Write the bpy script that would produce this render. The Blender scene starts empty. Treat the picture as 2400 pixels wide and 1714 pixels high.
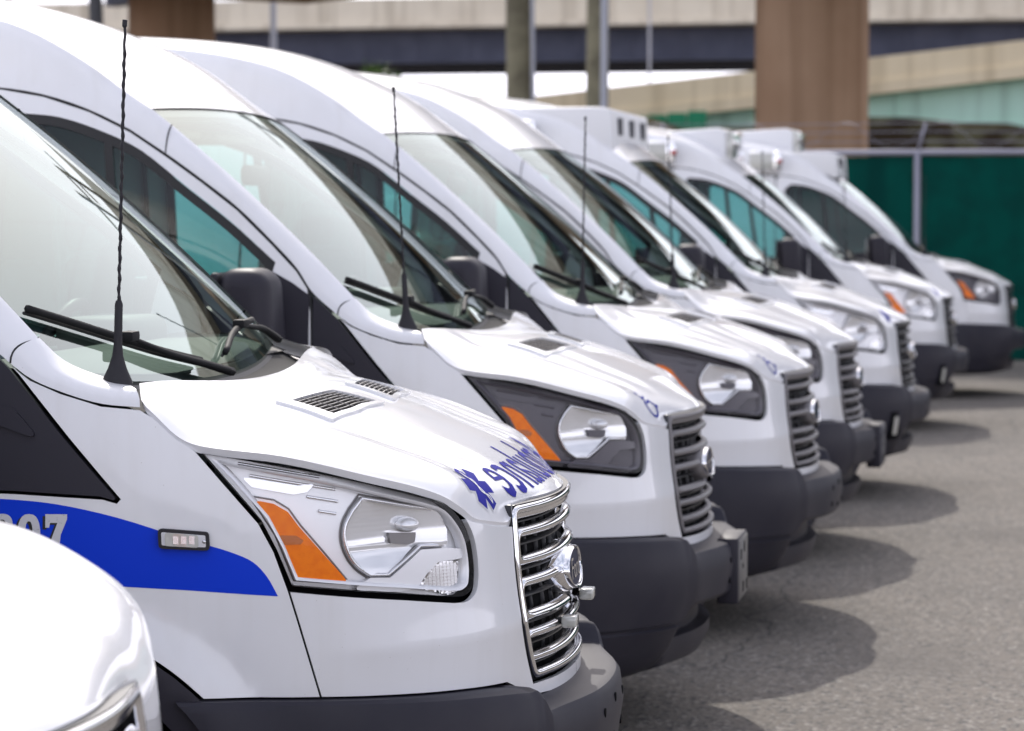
import bpy, bmesh, math, random
import numpy as np
from mathutils import Vector, Matrix
from mathutils.geometry import delaunay_2d_cdt
from mathutils.bvhtree import BVHTree
random.seed(7); rng=np.random.default_rng(7)
R=math.radians
scene=bpy.context.scene
COL=scene.collection
# ------------------------------------------------------------------ camera
cam_data=bpy.data.cameras.new('camera'); cam=bpy.data.objects.new('camera',cam_data); COL.objects.link(cam)
scene.camera=cam
cam_data.sensor_width=36; cam_data.lens=6252.4/2274*36
cam_data.clip_end=2000; cam_data.clip_start=.05
_pitch=math.atan(324/6252.4); _yaw=math.atan((2384-1137)/6252.4*math.cos(_pitch))
_f=Vector((-math.sin(_yaw)*math.cos(_pitch),math.cos(_yaw)*math.cos(_pitch),-math.sin(_pitch)))
CAM=Vector((1.079,-6.426,1.684))
cam.location=CAM; cam.rotation_euler=_f.to_track_quat('-Z','Y').to_euler()
cam_data.dof.use_dof=True; cam_data.dof.focus_distance=6.05; cam_data.dof.aperture_fstop=5.6; cam_data.dof.aperture_blades=0
# ------------------------------------------------------------------ world, sun, exposure
SUN_EL=R(41); SUN_AZ=R(107)     # direction the light comes from, measured in the ground plane from +X
sun_dir=Vector((math.cos(SUN_EL)*math.cos(SUN_AZ),math.cos(SUN_EL)*math.sin(SUN_AZ),math.sin(SUN_EL)))
world=bpy.data.worlds.new('World'); scene.world=world; world.use_nodes=True
nt=world.node_tree; nt.nodes.clear()
def N(nt,t,**k):
    n=nt.nodes.new(t)
    for a,b in k.items(): setattr(n,a,b)
    return n
sky=N(nt,'ShaderNodeTexSky',sky_type='NISHITA',sun_disc=False,sun_elevation=SUN_EL,sun_rotation=math.atan2(sun_dir.x,sun_dir.y),air_density=1.0,dust_density=4.0,ozone_density=1.5)
# thin bright cloud over the clear sky, thickening to white haze at the horizon all round
tc=N(nt,'ShaderNodeTexCoord'); mp=N(nt,'ShaderNodeMapping'); mp.inputs['Scale'].default_value=(1,1,2.2)
nz=N(nt,'ShaderNodeTexNoise'); nz.inputs['Scale'].default_value=2.1; nz.inputs['Detail'].default_value=6; nz.inputs['Roughness'].default_value=.55
rp=N(nt,'ShaderNodeMapRange'); rp.inputs[1].default_value=.36; rp.inputs[2].default_value=.66; rp.inputs[3].default_value=.10; rp.inputs[4].default_value=.62
sx=N(nt,'ShaderNodeSeparateXYZ'); hz_=N(nt,'ShaderNodeMapRange'); hz_.inputs[1].default_value=.0; hz_.inputs[2].default_value=.62; hz_.inputs[3].default_value=1.; hz_.inputs[4].default_value=0.
mm=N(nt,'ShaderNodeMath',operation='MAXIMUM')
mx=N(nt,'ShaderNodeMixRGB'); mx.inputs[2].default_value=(14.9,14.8,16.7,1)
bg=N(nt,'ShaderNodeBackground'); bg.inputs[1].default_value=.1
wo=N(nt,'ShaderNodeOutputWorld')
L=nt.links.new
L(tc.outputs['Generated'],mp.inputs[0]); L(mp.outputs[0],nz.inputs[0]); L(nz.outputs[0],rp.inputs[0]); L(tc.outputs['Generated'],sx.inputs[0]); L(sx.outputs[2],hz_.inputs[0]); L(rp.outputs[0],mm.inputs[0]); L(hz_.outputs[0],mm.inputs[1]); L(mm.outputs[0],mx.inputs[0]); L(sky.outputs[0],mx.inputs[1]); L(mx.outputs[0],bg.inputs[0]); L(bg.outputs[0],wo.inputs[0])
sd=bpy.data.lights.new('sun','SUN'); sd.energy=1.95; sd.angle=R(.6); sd.color=(1,.955,.89)
sun=bpy.data.objects.new('sun',sd); COL.objects.link(sun); sun.rotation_euler=(-sun_dir).to_track_quat('-Z','Y').to_euler()
sun.location=(0,0,30)
vs=scene.view_settings; vs.view_transform='Standard'; vs.look='None'; vs.exposure=.5; vs.gamma=1; vs.use_curve_mapping=False
scene.render.engine='CYCLES'
cy=scene.cycles; cy.use_denoising=True; cy.max_bounces=10; cy.transparent_max_bounces=24; cy.glossy_bounces=5; cy.diffuse_bounces=4; cy.caustics_reflective=False; cy.caustics_refractive=False
try: cy.denoiser='OPENIMAGEDENOISE'
except Exception: pass
# ------------------------------------------------------------------ materials
def mat(name,col,rough=.5,metal=0,coat=0,coat_r=.03,spec=.5,noise=None,bump=None,ior=1.5,trans=0):
    m=bpy.data.materials.new(name); m.use_nodes=True; t=m.node_tree; b=t.nodes['Principled BSDF']
    b.inputs['Base Color'].default_value=(*col,1); b.inputs['Roughness'].default_value=rough; b.inputs['Metallic'].default_value=metal
    b.inputs['Coat Weight'].default_value=coat; b.inputs['Coat Roughness'].default_value=coat_r; b.inputs['Specular IOR Level'].default_value=spec
    b.inputs['IOR'].default_value=ior
    if trans: b.inputs['Transmission Weight'].default_value=trans
    if noise:      # (scale, other colour, lo, hi)
        sc,c2,lo,hi=noise
        c=N(t,'ShaderNodeTexCoord'); n=N(t,'ShaderNodeTexNoise'); n.inputs['Scale'].default_value=sc; n.inputs['Detail'].default_value=5
        r=N(t,'ShaderNodeMapRange'); r.inputs[1].default_value=lo; r.inputs[2].default_value=hi
        x=N(t,'ShaderNodeMixRGB'); x.inputs[1].default_value=(*col,1); x.inputs[2].default_value=(*c2,1)
        t.links.new(c.outputs['Object'],n.inputs[0]); t.links.new(n.outputs[0],r.inputs[0]); t.links.new(r.outputs[0],x.inputs[0]); t.links.new(x.outputs[0],b.inputs['Base Color'])
    if bump:       # (scale, strength, distance)
        c=N(t,'ShaderNodeTexCoord'); n=N(t,'ShaderNodeTexNoise'); n.inputs['Scale'].default_value=bump[0]; n.inputs['Detail'].default_value=3
        u=N(t,'ShaderNodeBump'); u.inputs['Strength'].default_value=bump[1]; u.inputs['Distance'].default_value=bump[2]
        t.links.new(c.outputs['Object'],n.inputs[0]); t.links.new(n.outputs[0],u.inputs['Height']); t.links.new(u.outputs[0],b.inputs['Normal'])
    return m
def glassmat(name,tint,ior=1.5,rough=.0,refl=(1,1,1)):
    m=bpy.data.materials.new(name); m.use_nodes=True; t=m.node_tree; t.nodes.clear()
    o=N(t,'ShaderNodeOutputMaterial'); x=N(t,'ShaderNodeMixShader'); f=N(t,'ShaderNodeFresnel'); f.inputs[0].default_value=ior
    a=N(t,'ShaderNodeBsdfTransparent'); a.inputs[0].default_value=(*tint,1)
    g=N(t,'ShaderNodeBsdfGlossy'); g.inputs['Roughness'].default_value=rough; g.inputs['Color'].default_value=(*refl,1)
    ge=N(t,'ShaderNodeNewGeometry'); mi=N(t,'ShaderNodeMapRange'); mi.inputs[3].default_value=ior; mi.inputs[4].default_value=1/ior   # same reflectance from either side of the thin sheet
    t.links.new(ge.outputs['Backfacing'],mi.inputs[0]); t.links.new(mi.outputs[0],f.inputs[0])
    t.links.new(f.outputs[0],x.inputs[0]); t.links.new(a.outputs[0],x.inputs[1]); t.links.new(g.outputs[0],x.inputs[2]); t.links.new(x.outputs[0],o.inputs[0])
    return m
M={}
M['white']=mat('white_paint',(.80,.80,.815),.34,coat=.75,coat_r=.05)
def grime(m):
    t=m.node_tree; b=t.nodes['Principled BSDF']; c=N(t,'ShaderNodeTexCoord'); mp_=N(t,'ShaderNodeMapping'); mp_.inputs['Scale'].default_value=(14,14,1.1)
    n1=N(t,'ShaderNodeTexNoise'); n1.inputs['Scale'].default_value=1.; n1.inputs['Detail'].default_value=4; n2=N(t,'ShaderNodeTexNoise'); n2.inputs['Scale'].default_value=3.; n2.inputs['Detail'].default_value=6
    n3=N(t,'ShaderNodeTexVoronoi'); n3.inputs['Scale'].default_value=38
    r1=N(t,'ShaderNodeMapRange'); r1.inputs[1].default_value=.52; r1.inputs[2].default_value=.78; r1.inputs[4].default_value=.35
    r2=N(t,'ShaderNodeMapRange'); r2.inputs[1].default_value=.42; r2.inputs[2].default_value=.75; r2.inputs[4].default_value=.5
    r3=N(t,'ShaderNodeMapRange'); r3.inputs[1].default_value=.05; r3.inputs[2].default_value=.02; r3.inputs[4].default_value=.55
    x1=N(t,'ShaderNodeMixRGB'); x1.inputs[1].default_value=(.80,.80,.815,1); x1.inputs[2].default_value=(.66,.645,.62,1)
    x2=N(t,'ShaderNodeMixRGB'); x2.inputs[2].default_value=(.72,.71,.70,1); x3=N(t,'ShaderNodeMixRGB'); x3.inputs[2].default_value=(.35,.31,.26,1)
    k=t.links.new; k(c.outputs['Object'],mp_.inputs[0]); k(mp_.outputs[0],n1.inputs[0]); k(c.outputs['Object'],n2.inputs[0]); k(c.outputs['Object'],n3.inputs[0])
    k(n1.outputs[0],r1.inputs[0]); k(n2.outputs[0],r2.inputs[0]); k(n3.outputs['Distance'],r3.inputs[0]); k(r1.outputs[0],x1.inputs[0]); k(x1.outputs[0],x2.inputs[1]); k(r2.outputs[0],x2.inputs[0]); k(x2.outputs[0],x3.inputs[1]); k(r3.outputs[0],x3.inputs[0]); k(x3.outputs[0],b.inputs['Base Color'])
grime(M['white'])
M['white_roof']=M['white']
M['bumper']=mat('grey_bumper_plastic',(.020,.019,.029),.5,spec=.26,bump=(900,.12,.0006),noise=(6,(.030,.028,.037),.4,.75))
M['black']=mat('black_plastic',(.020,.019,.023),.5,spec=.3,bump=(700,.1,.0005))
M['trim']=mat('dark_door_trim',(.024,.022,.031),.5,spec=.28,bump=(800,.1,.0005))
M['wiper']=mat('wiper_black',(.014,.014,.015),.65,spec=.2)
M['rubber']=mat('black_rubber',(.012,.012,.013),.55)
M['void']=mat('dark_cavity',(.006,.006,.007),.9,spec=.1)
M['chrome']=mat('chrome',(.83,.83,.85),.07,metal=1)
M['satin']=mat('satin_silver',(.78,.78,.80),.22,metal=.85)
M['reflector']=mat('lamp_reflector',(.88,.88,.89),.12,metal=.45)
M['lamp_ribs']=mat('ribbed_corner_lamp',(.66,.66,.67),.14,metal=.9)
M['lamp_dim']=mat('lamp_inner_shade',(.20,.19,.19),.3,metal=.5)
M['lamp_white']=mat('lamp_silver_housing',(.84,.84,.86),.25,metal=.25)
M['lamp_dark']=mat('lamp_dark_housing',(.075,.068,.085),.3)
M['grille_grey']=mat('grey_grille_plastic',(.17,.16,.165),.38)
M['grille_black']=mat('black_grille_plastic',(.02,.02,.024),.35)
M['amber']=mat('amber_lens',(.98,.22,.003),.3,spec=.2,noise=(60,(.90,.17,.002),.4,.7))
M['amber_dark']=mat('amber_reflex_band',(.50,.12,.004),.25)
M['clear']=glassmat('clear_lamp_lens',(.985,.985,.985),1.18)
M['windshield']=glassmat('windshield_glass',(.70,.83,.77),2.7,0,(.90,.97,.94))
M['sideglass']=glassmat('tinted_side_glass',(.34,.66,.64),1.5)
M['frit']=mat('windshield_border',(.03,.03,.033),.5)
M['blue']=mat('blue_stripe_vinyl',(.001,.042,.62),.45,spec=.15)
M['decal_blue']=mat('blue_decal_vinyl',(.010,.010,.27),.5,spec=.1)
M['decal_white']=mat('white_decal_vinyl',(.78,.78,.80),.35,coat=.6)
M['number']=mat('silver_number_vinyl',(.62,.62,.64),.35,noise=(140,(.45,.45,.47),.60,.72))
M['badge']=mat('badge_face',(.010,.014,.05),.4,spec=.2)
M['interior']=mat('cabin_grey_plastic',(.045,.045,.047),.7)
M['dash']=mat('dashboard_plastic',(.10,.095,.088),.65)
M['seat']=mat('seat_fabric',(.06,.06,.065),.9)
M['liner']=mat('headliner',(.40,.38,.34),.95)
M['tyre']=mat('tyre_rubber',(.016,.016,.017),.8)
M['rim']=mat('steel_rim',(.35,.35,.36),.4,metal=.6)
M['under']=mat('underbody',(.012,.012,.013),.85,spec=.2)
M['plate']=mat('plate_bracket_plastic',(.13,.125,.12),.55)
M['lampclear']=mat('clear_plastic_lamp',(.72,.72,.66),.12,coat=1,trans=.35)
M['red']=mat('red_lens',(.35,.02,.012),.2,coat=1)
M['gear']=mat('white_roof_gear_plastic',(.74,.74,.75),.4)
M['gear_dark']=mat('dark_louvre',(.06,.06,.07),.6)
M['sticker']=mat('paper_sticker',(.6,.62,.6),.7)
# ---------- smooth 1D interpolation (monotone cubic) ----------
def spl(xs, ys):
    xs=np.asarray(xs,float); ys=np.asarray(ys,float)
    h=np.diff(xs); d=np.diff(ys)/h
    m=np.zeros(len(xs)); m[0]=d[0]; m[-1]=d[-1]
    for i in range(1,len(xs)-1):
        if d[i-1]*d[i]<=0: m[i]=0
        else:
            w1=2*h[i]+h[i-1]; w2=h[i]+2*h[i-1]
            m[i]=(w1+w2)/(w1/d[i-1]+w2/d[i])
    def f(x):
        x=np.clip(np.asarray(x,float),xs[0],xs[-1])
        i=np.clip(np.searchsorted(xs,x,'right')-1,0,len(xs)-2)
        t=(x-xs[i])/h[i]
        return ((1+2*t)*(1-t)**2*ys[i]+t*(1-t)**2*h[i]*m[i]+t*t*(3-2*t)*ys[i+1]+t*t*(t-1)*h[i]*m[i+1])
    return f
def crom(P,n):
    """Catmull-Rom (centripetal) polyline through P, n samples per span"""
    P=np.asarray(P,float); Q=np.vstack([2*P[0]-P[1],P,2*P[-1]-P[-2]]); out=[]
    for i in range(len(P)-1):
        p0,p1,p2,p3=Q[i:i+4]
        t0=0.; t1=t0+np.linalg.norm(p1-p0)**.5; t2=t1+np.linalg.norm(p2-p1)**.5; t3=t2+np.linalg.norm(p3-p2)**.5
        for k in range(n):
            t=t1+(t2-t1)*k/n
            A1=(t1-t)/(t1-t0)*p0+(t-t0)/(t1-t0)*p1; A2=(t2-t)/(t2-t1)*p1+(t-t1)/(t2-t1)*p2; A3=(t3-t)/(t3-t2)*p2+(t-t2)/(t3-t2)*p3
            B1=(t2-t)/(t2-t0)*A1+(t-t0)/(t2-t0)*A2; B2=(t3-t)/(t3-t1)*A2+(t-t1)/(t3-t1)*A3
            out.append((t2-t)/(t2-t1)*B1+(t-t1)/(t2-t1)*B2)
    out.append(P[-1]); return np.array(out)
# ---------- body wrap surface: u = arc length from front centre round the near corner to the rear, z = height ----------
PLAN=[(-.030,0),(-.044,-.2),(-.094,-.40),(-.150,-.60),(-.225,-.735),(-.335,-.845),(-.48,-.920),(-.66,-.962),(-.85,-.986),(-1.15,-1.003),(-1.7,-1.016),(-3,-1.024),(-4.6,-1.022),(-5.45,-1.012)]
_pl=crom([(PLAN[1][0],.2)]+PLAN,40)[40:]
_s=np.concatenate([[0],np.cumsum(np.linalg.norm(np.diff(_pl,axis=0),axis=1))])
ULEN=_s[-1]
def _pc(u): return np.interp(u,_s,_pl[:,0]),np.interp(u,_s,_pl[:,1])
_ug=np.linspace(0,ULEN,1200); _gx,_gy=_pc(_ug)
_k=np.ones(9)/9
_tx=np.gradient(_gx,_ug); _ty=np.gradient(_gy,_ug); _tx[0]=0;_ty[0]=-1
def _sm(a): return np.convolve(np.pad(a,4,'edge'),_k,'valid')
_tx=_sm(_tx);_ty=_sm(_ty)
def plan(u):
    x=np.interp(u,_ug,_gx);y=np.interp(u,_ug,_gy)
    tx=np.interp(u,_ug,_tx);ty=np.interp(u,_ug,_ty);l=np.hypot(tx,ty)
    return x,y,-ty/l,tx/l      # outward normal = (-ty, tx)
insS=spl([.15,.3,.5,.75,.93,1.05,1.2,1.32,1.5,1.75,2.0,2.2,2.5],[.05,.02,.006,.0,.0,.004,.016,.030,.055,.097,.15,.205,.32])
insF=spl([.15,.3,.5,.65,.75,.87,1.06,1.2,1.5],[.06,.02,-.022,-.034,-.028,-.010,.012,.05,.2])
XW,ZW=-1.03,.36          # front wheel centre
XR=-4.33
def sstep(a,b,x):
    t=np.clip((x-a)/(b-a),0,1); return t*t*(3-2*t)
def W(u,z,off=0.):
    u=np.asarray(u,float);z=np.asarray(z,float)
    x,y,nx,ny=plan(u)
    w=nx*nx
    ins=insS(z)*(1-w)+insF(z)*w
    fl=0
    for xc in (XW,XR):
        r=np.hypot(x-xc,z-ZW)
        fl=fl+.030*sstep(.61,.49,r)*(1-w)
    ins=ins-fl-off+np.maximum(0,.80-z)*np.maximum(0,z-.55)*.9*sstep(1.08,.85,u)
    return np.stack([x-nx*ins,y-ny*ins,z+0*x],-1)
def u_of_x(x):  # on the side
    return float(np.interp(-x,-_gx,_ug))
# ------------------------------------------------------------------ mesh helpers
def new_mesh(name,V,F,NV=None,mats=(),mi=None,smooth=True):
    me=bpy.data.meshes.new(name)
    me.from_pydata([tuple(map(float,v)) for v in V],[],[tuple(map(int,f)) for f in F])
    for m in mats: me.materials.append(m)
    if mi is not None: me.polygons.foreach_set('material_index',np.asarray(mi,dtype=np.int32))
    me.polygons.foreach_set('use_smooth',np.full(len(me.polygons),bool(smooth)))
    me.update()
    if NV is not None and smooth:
        me.normals_split_custom_set_from_vertices([tuple(map(float,n)) for n in NV])
    return me
def obj(name,me,parent=None,label=None,cat=None,group=None,kind=None):
    o=bpy.data.objects.new(name,me); COL.objects.link(o)
    if parent is not None: o.parent=parent
    if label: o['label']=label
    if cat: o['category']=cat
    if group: o['group']=group
    if kind: o['kind']=kind
    return o
def empty(name,loc=(0,0,0),rz=0,**k):
    o=obj(name,None,**k); o.location=loc; o.rotation_euler=(0,0,rz); o.empty_display_size=.2
    return o
def mirror(V,F,NV=None):
    V=np.array(V,float).copy(); V[:,1]*=-1
    F=[tuple(reversed(f)) for f in F]
    if NV is not None: NV=np.array(NV,float).copy(); NV[:,1]*=-1
    return V,F,NV
def sharp(me,ang=35):
    """shade smooth but split at sharp edges"""
    bm=bmesh.new(); bm.from_mesh(me)
    for e in bm.edges:
        if len(e.link_faces)==2 and e.calc_face_angle(0)>R(ang): e.smooth=False
    bm.to_mesh(me); bm.free(); me.update(); return me
def nrm(v): 
    v=np.asarray(v,float); l=np.linalg.norm(v,axis=-1,keepdims=True); return v/np.maximum(l,1e-12)
def resample(P,h,closed=True):
    P=np.asarray(P,float); n=len(P); out=[]
    for i in range(n if closed else n-1):
        a,b=P[i],P[(i+1)%n]; k=max(1,int(math.ceil(np.linalg.norm(b-a)/h)))
        for j in range(k): out.append(a+(b-a)*j/k)
    if not closed: out.append(P[-1])
    return np.array(out)
def area2(P): x,y=P[:,0],P[:,1]; return .5*np.sum(x*np.roll(y,-1)-y*np.roll(x,-1))
def ccw(P): P=np.asarray(P,float); return P if area2(P)>0 else P[::-1].copy()
def offset_poly(P,d):
    """inset a ccw polygon by d"""
    P=np.asarray(P,float); a=nrm(P-np.roll(P,1,0)); b=nrm(np.roll(P,-1,0)-P)
    na=np.stack([-a[:,1],a[:,0]],1); nb=np.stack([-b[:,1],b[:,0]],1)
    m=na+nb; l=np.sum(m*na,1,keepdims=True); m=m/np.maximum(l,.35)
    return P+m*d
def inside(P,Q):
    x,y=Q[:,0],Q[:,1]; r=np.zeros(len(Q),bool); n=len(P)
    for i in range(n):
        x1,y1=P[i]; x2,y2=P[(i+1)%n]
        if y1==y2: continue
        c=((y1>y)!=(y2>y))&(x<(x2-x1)*(y-y1)/(y2-y1)+x1); r^=c
    return r
def dist_poly(P,Q):
    d=np.full(len(Q),1e9); n=len(P)
    for i in range(n):
        a,b=P[i],P[(i+1)%n]; ab=b-a; L2=ab@ab
        if L2<1e-14: continue
        t=np.clip(((Q-a)@ab)/L2,0,1); d=np.minimum(d,np.linalg.norm(Q-a-t[:,None]*ab,axis=1))
    return d
def fillet(P,r,n=5):
    """round every corner of a polygon; r scalar or per-corner list"""
    P=np.asarray(P,float); out=[]; m=len(P)
    for i in range(m):
        rr=r[i] if hasattr(r,'__len__') else r
        p,a,b=P[i],P[i-1],P[(i+1)%m]
        if rr<=0: out.append(p); continue
        da,db=nrm(a-p),nrm(b-p); la,lb=np.linalg.norm(a-p),np.linalg.norm(b-p)
        c=float(np.clip(da@db,-1,1)); ang=math.acos(c)
        if ang>3.05: out.append(p); continue
        t=min(rr/math.tan(ang/2),la*.48,lb*.48)
        s,e=p+da*t,p+db*t
        for k in range(n+1):
            w=k/n; out.append((1-w)**2*s+2*w*(1-w)*p+w*w*e)
    return np.array(out)
def panel(poly,fn,h=.03,depth=.012,inset=.0022,holes=(),skip=None,flip=False):
    """triangulated panel: 2D polygon (with holes) mapped by fn to 3D, analytic normals, turned-in edge of given depth. skip(p)->True leaves that edge open"""
    loops=[ccw(poly)]
    loops[0]=resample(offset_poly(resample(loops[0],h),inset) if inset else loops[0],h)
    for hp in holes:
        q=ccw(hp); q=resample(q,h); q=offset_poly(q,-inset) if inset else q; loops.append(resample(q[::-1],h))
    allb=np.vstack(loops)
    lo,hi=loops[0].min(0),loops[0].max(0)
    gx,gy=np.meshgrid(np.arange(lo[0]+h*.37,hi[0],h),np.arange(lo[1]+h*.41,hi[1],h*.9))
    gx=gx+(np.arange(gx.shape[0])%2)[:,None]*h*.5
    G=np.stack([gx.ravel(),gy.ravel()],1)
    k=inside(loops[0],G)
    for q in loops[1:]: k&=~inside(q,G)
    G=G[k]
    if len(G):
        k=np.ones(len(G),bool)
        for q in loops: k&=dist_poly(q,G)>h*.45
        G=G[k]
    pts=np.vstack([allb,G]) if len(G) else allb
    E=[];s=0
    for q in loops:
        n=len(q); E+=[(s+i,s+(i+1)%n) for i in range(n)]; s+=n
    r=delaunay_2d_cdt([Vector((float(p[0]),float(p[1]))) for p in pts],E,[],0,1e-7)
    P2=np.array([(v.x,v.y) for v in r[0]]); T=[tuple(f) for f in r[2]]
    cen=np.array([P2[list(f)].mean(0) for f in T]); k=inside(loops[0],cen)
    for q in loops[1:]: k&=~inside(q,cen)
    T=[f for f,ok in zip(T,k) if ok]
    def orient(f):
        a,b,c=P2[f[0]],P2[f[1]],P2[f[2]]; return f if (b[0]-a[0])*(c[1]-a[1])-(b[1]-a[1])*(c[0]-a[0])>0 else f[::-1]
    T=[orient(f) for f in T]
    def full(Q):
        V=fn(Q); e=1e-3
        du=(fn(Q+[e,0])-fn(Q-[e,0])); dv=(fn(Q+[0,e])-fn(Q-[0,e]))
        return V,nrm(np.cross(du,dv))*(-1 if flip else 1)
    V,NV=full(P2)
    V=list(V);NV=list(NV);F=[f[::-1] for f in T] if flip else list(T)
    if depth:
        for q in loops:
            n=len(q); v,nn=full(q); b=len(V)
            tang=np.roll(v,-1,0)-np.roll(v,1,0); out=nrm(np.cross(tang,nn))*(-1 if flip else 1)
            V+=list(v)+list(v-nn*depth); NV+=list(out)+list(out)
            for i in range(n):
                j=(i+1)%n
                if skip is not None and skip(q[i]) and skip(q[j]): continue
                F.append((b+j,b+n+j,b+n+i,b+i) if flip else (b+i,b+n+i,b+n+j,b+j))
    return np.array(V),F,np.array(NV)
def grid(P,closed_u=False,closed_v=False,flip=False):
    """P[nu,nv,3] -> V,F"""
    nu,nv=P.shape[:2]; V=P.reshape(-1,3); F=[]
    for i in range(nu if closed_u else nu-1):
        for j in range(nv if closed_v else nv-1):
            a=i*nv+j;b=((i+1)%nu)*nv+j;c=((i+1)%nu)*nv+(j+1)%nv;d=i*nv+(j+1)%nv
            F.append((a,d,c,b) if flip else (a,b,c,d))
    return V,F
def merge(*parts):
    V=[];F=[];s=0
    for p in parts:
        v,f=p[0],p[1]; V+=[tuple(x) for x in np.asarray(v)]; F+=[tuple(i+s for i in g) for g in f]; s+=len(v)
    return np.array(V),F
def box(c,s,rot=None):
    c=np.array(c,float); h=np.array(s,float)/2
    V=np.array([(x,y,z) for x in(-1,1) for y in(-1,1) for z in(-1,1)],float)*h
    if rot is not None: V=V@np.array(rot).T
    return V+c,[(0,1,3,2),(4,6,7,5),(0,4,5,1),(2,3,7,6),(0,2,6,4),(1,5,7,3)]
def tube(path,r,n=8,cap=True):
    P=np.asarray(path,float); m=len(P); rr=np.full(m,r) if np.isscalar(r) else np.asarray(r,float)
    T=nrm(np.gradient(P,axis=0)); up=np.array([0,0,1.]) if abs(T[0][2])<.9 else np.array([1.,0,0])
    V=[];a=nrm(np.cross(T[0],up))
    for i in range(m):
        a=nrm(a-T[i]*(a@T[i])); b=np.cross(T[i],a)
        for k in range(n):
            w=2*math.pi*k/n; V.append(P[i]+rr[i]*(math.cos(w)*a+math.sin(w)*b))
    F=[(i*n+k,i*n+(k+1)%n,(i+1)*n+(k+1)%n,(i+1)*n+k) for i in range(m-1) for k in range(n)]
    if cap: F+=[tuple(range(n))[::-1],tuple((m-1)*n+k for k in range(n))]
    return np.array(V),F
def cyl(p,q,r,n=20,r2=None):
    return tube([p,q],[r,r if r2 is None else r2],n)
def bevel_mesh(me,w,seg=2,ang=30):
    bm=bmesh.new(); bm.from_mesh(me)
    es=[e for e in bm.edges if len(e.link_faces)==2 and e.calc_face_angle(0)>R(ang)]
    bmesh.ops.bevel(bm,geom=es,offset=w,segments=seg,profile=.6,affect='EDGES',clamp_overlap=True)
    bm.to_mesh(me); bm.free(); me.polygons.foreach_set('use_smooth',np.ones(len(me.polygons),bool)); me.update(); return sharp(me,50)
def surf_tube(path,fn,w,d,r=.004,closed=True,base=0.):
    """rectangular bar with chamfered edges laid along a 2D path on surface fn(P2,off)->3D; w = width in surface, d = height above surface"""
    P=np.asarray(path,float)
    if closed: t=nrm(np.roll(P,-1,0)-np.roll(P,1,0))
    else: t=nrm(np.gradient(P,axis=0))
    n=np.stack([-t[:,1],t[:,0]],1)
    prof=[(-w/2,base),(-w/2,base+d-r),(-w/2+r,base+d),(w/2-r,base+d),(w/2,base+d-r),(w/2,base)]
    G=np.stack([fn(P+n*a,np.full(len(P),o)) for a,o in prof],1)
    return grid(G,closed_u=closed)
def strokes(lines,w):
    """2D thick polylines -> V2,F"""
    V=[];F=[]
    for ln in lines:
        P=np.asarray(ln,float); cl=np.allclose(P[0],P[-1])
        if cl: P=P[:-1]; t=nrm(np.roll(P,-1,0)-np.roll(P,1,0))
        else: t=nrm(np.gradient(P,axis=0))
        n=np.stack([-t[:,1],t[:,0]],1); s=len(V); m=len(P)
        for p,q in zip(P,n): V+=[p+q*w/2,p-q*w/2]
        for i in range(m if cl else m-1):
            j=(i+1)%m; F.append((s+2*i,s+2*i+1,s+2*j+1,s+2*j))
    return np.array(V),F
def fill2d(poly,h=.01,holes=()):
    v,f,_=panel(poly,lambda Q:np.c_[Q,np.zeros(len(Q))],h,depth=0,inset=0,holes=holes); return v[:,:2],f
def copy_tree(o,parent=None):
    c=o.copy(); COL.objects.link(c); c.parent=parent
    for ch in list(o.children): copy_tree(ch,c)
    return c
# ================================================================== the van (built once, then copied)
def Wn(P,off=0.):
    P=np.asarray(P,float); return W(P[:,0],P[:,1],off)
def Ws(P,off=0.):
    """signed u: negative u is the other side of the van"""
    P=np.asarray(P,float); s=np.where(P[:,0]<0,-1.,1.); r=W(np.abs(P[:,0]),P[:,1],off); r[:,1]*=s; return r
def wfn(off): return lambda Q: Wn(Q,off)
def wpanel(poly,off=0.,**k): return panel(poly,wfn(off),flip=True,**k)
VAN=empty('van_prototype')
def part(name,data,m,parent=None,smooth=True,sh=None,both=False,bev=None):
    """link a part (and its mirror image when both)"""
    parent=VAN if parent is None else parent
    res=[]
    V,F=data[0],data[1]; NV=data[2] if len(data)>2 else None
    for k in range(2 if both else 1):
        v,f,n=(V,F,NV) if k==0 else mirror(V,F,NV)
        me=new_mesh(name,v,f,n,[M[m]] if isinstance(m,str) else m,smooth=smooth)
        if bev: bevel_mesh(me,bev)
        elif sh: sharp(me,sh)
        p=parent if not isinstance(parent,(list,tuple)) else parent[k]
        res.append(obj(name,me,p))
    return res if both else res[0]
def ux(x): return u_of_x(x)
def arch(xc,r,a0,a1,n=24):
    return [(ux(xc+r*math.cos(a)),ZW+r*math.sin(a)) for a in np.linspace(a0,a1,n)]
# --- outlines on the wrap surface (u,z)
HL=np.vstack([[(1.28,1.213),(1.203,1.202),(1.047,1.174),(.928,1.147),(.806,1.118)],crom([(.806,1.118),(.748,1.104),(.699,1.087),(.656,1.051),(.630,1.013),(.621,.974),(.622,.927),(.634,.899),(.665,.886),(.703,.887)],4)[1:],[(.842,.906),(.972,.921),(1.091,.935),(1.122,1.010),(1.153,1.068),(1.218,1.142)]])
# fascia (white bumper cover)
fas=[(1.096,.929),(.972,.914),(.842,.899),(.703,.880)]+[tuple(p) for p in crom([(.703,.880),(.658,.880),(.626,.896),(.614,.927),(.613,.974),(.622,1.013),(.646,1.052)],3)[1:]]+[(.609,1.041),(.52,1.025),(.415,1.013),(.421,.935),(.417,.793),(.350,.657),(.2,.655),(0,.655),(0,.622),(.25,.624),(.35,.630),(.42,.652),(.50,.680),(.69,.692),(.834,.699),(1.031,.708),(1.05,.773),(1.077,.866)]
FASCIA=part('front_fascia',wpanel(fas,h=.028,skip=lambda p:p[0]<.004),'white',both=True)
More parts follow.
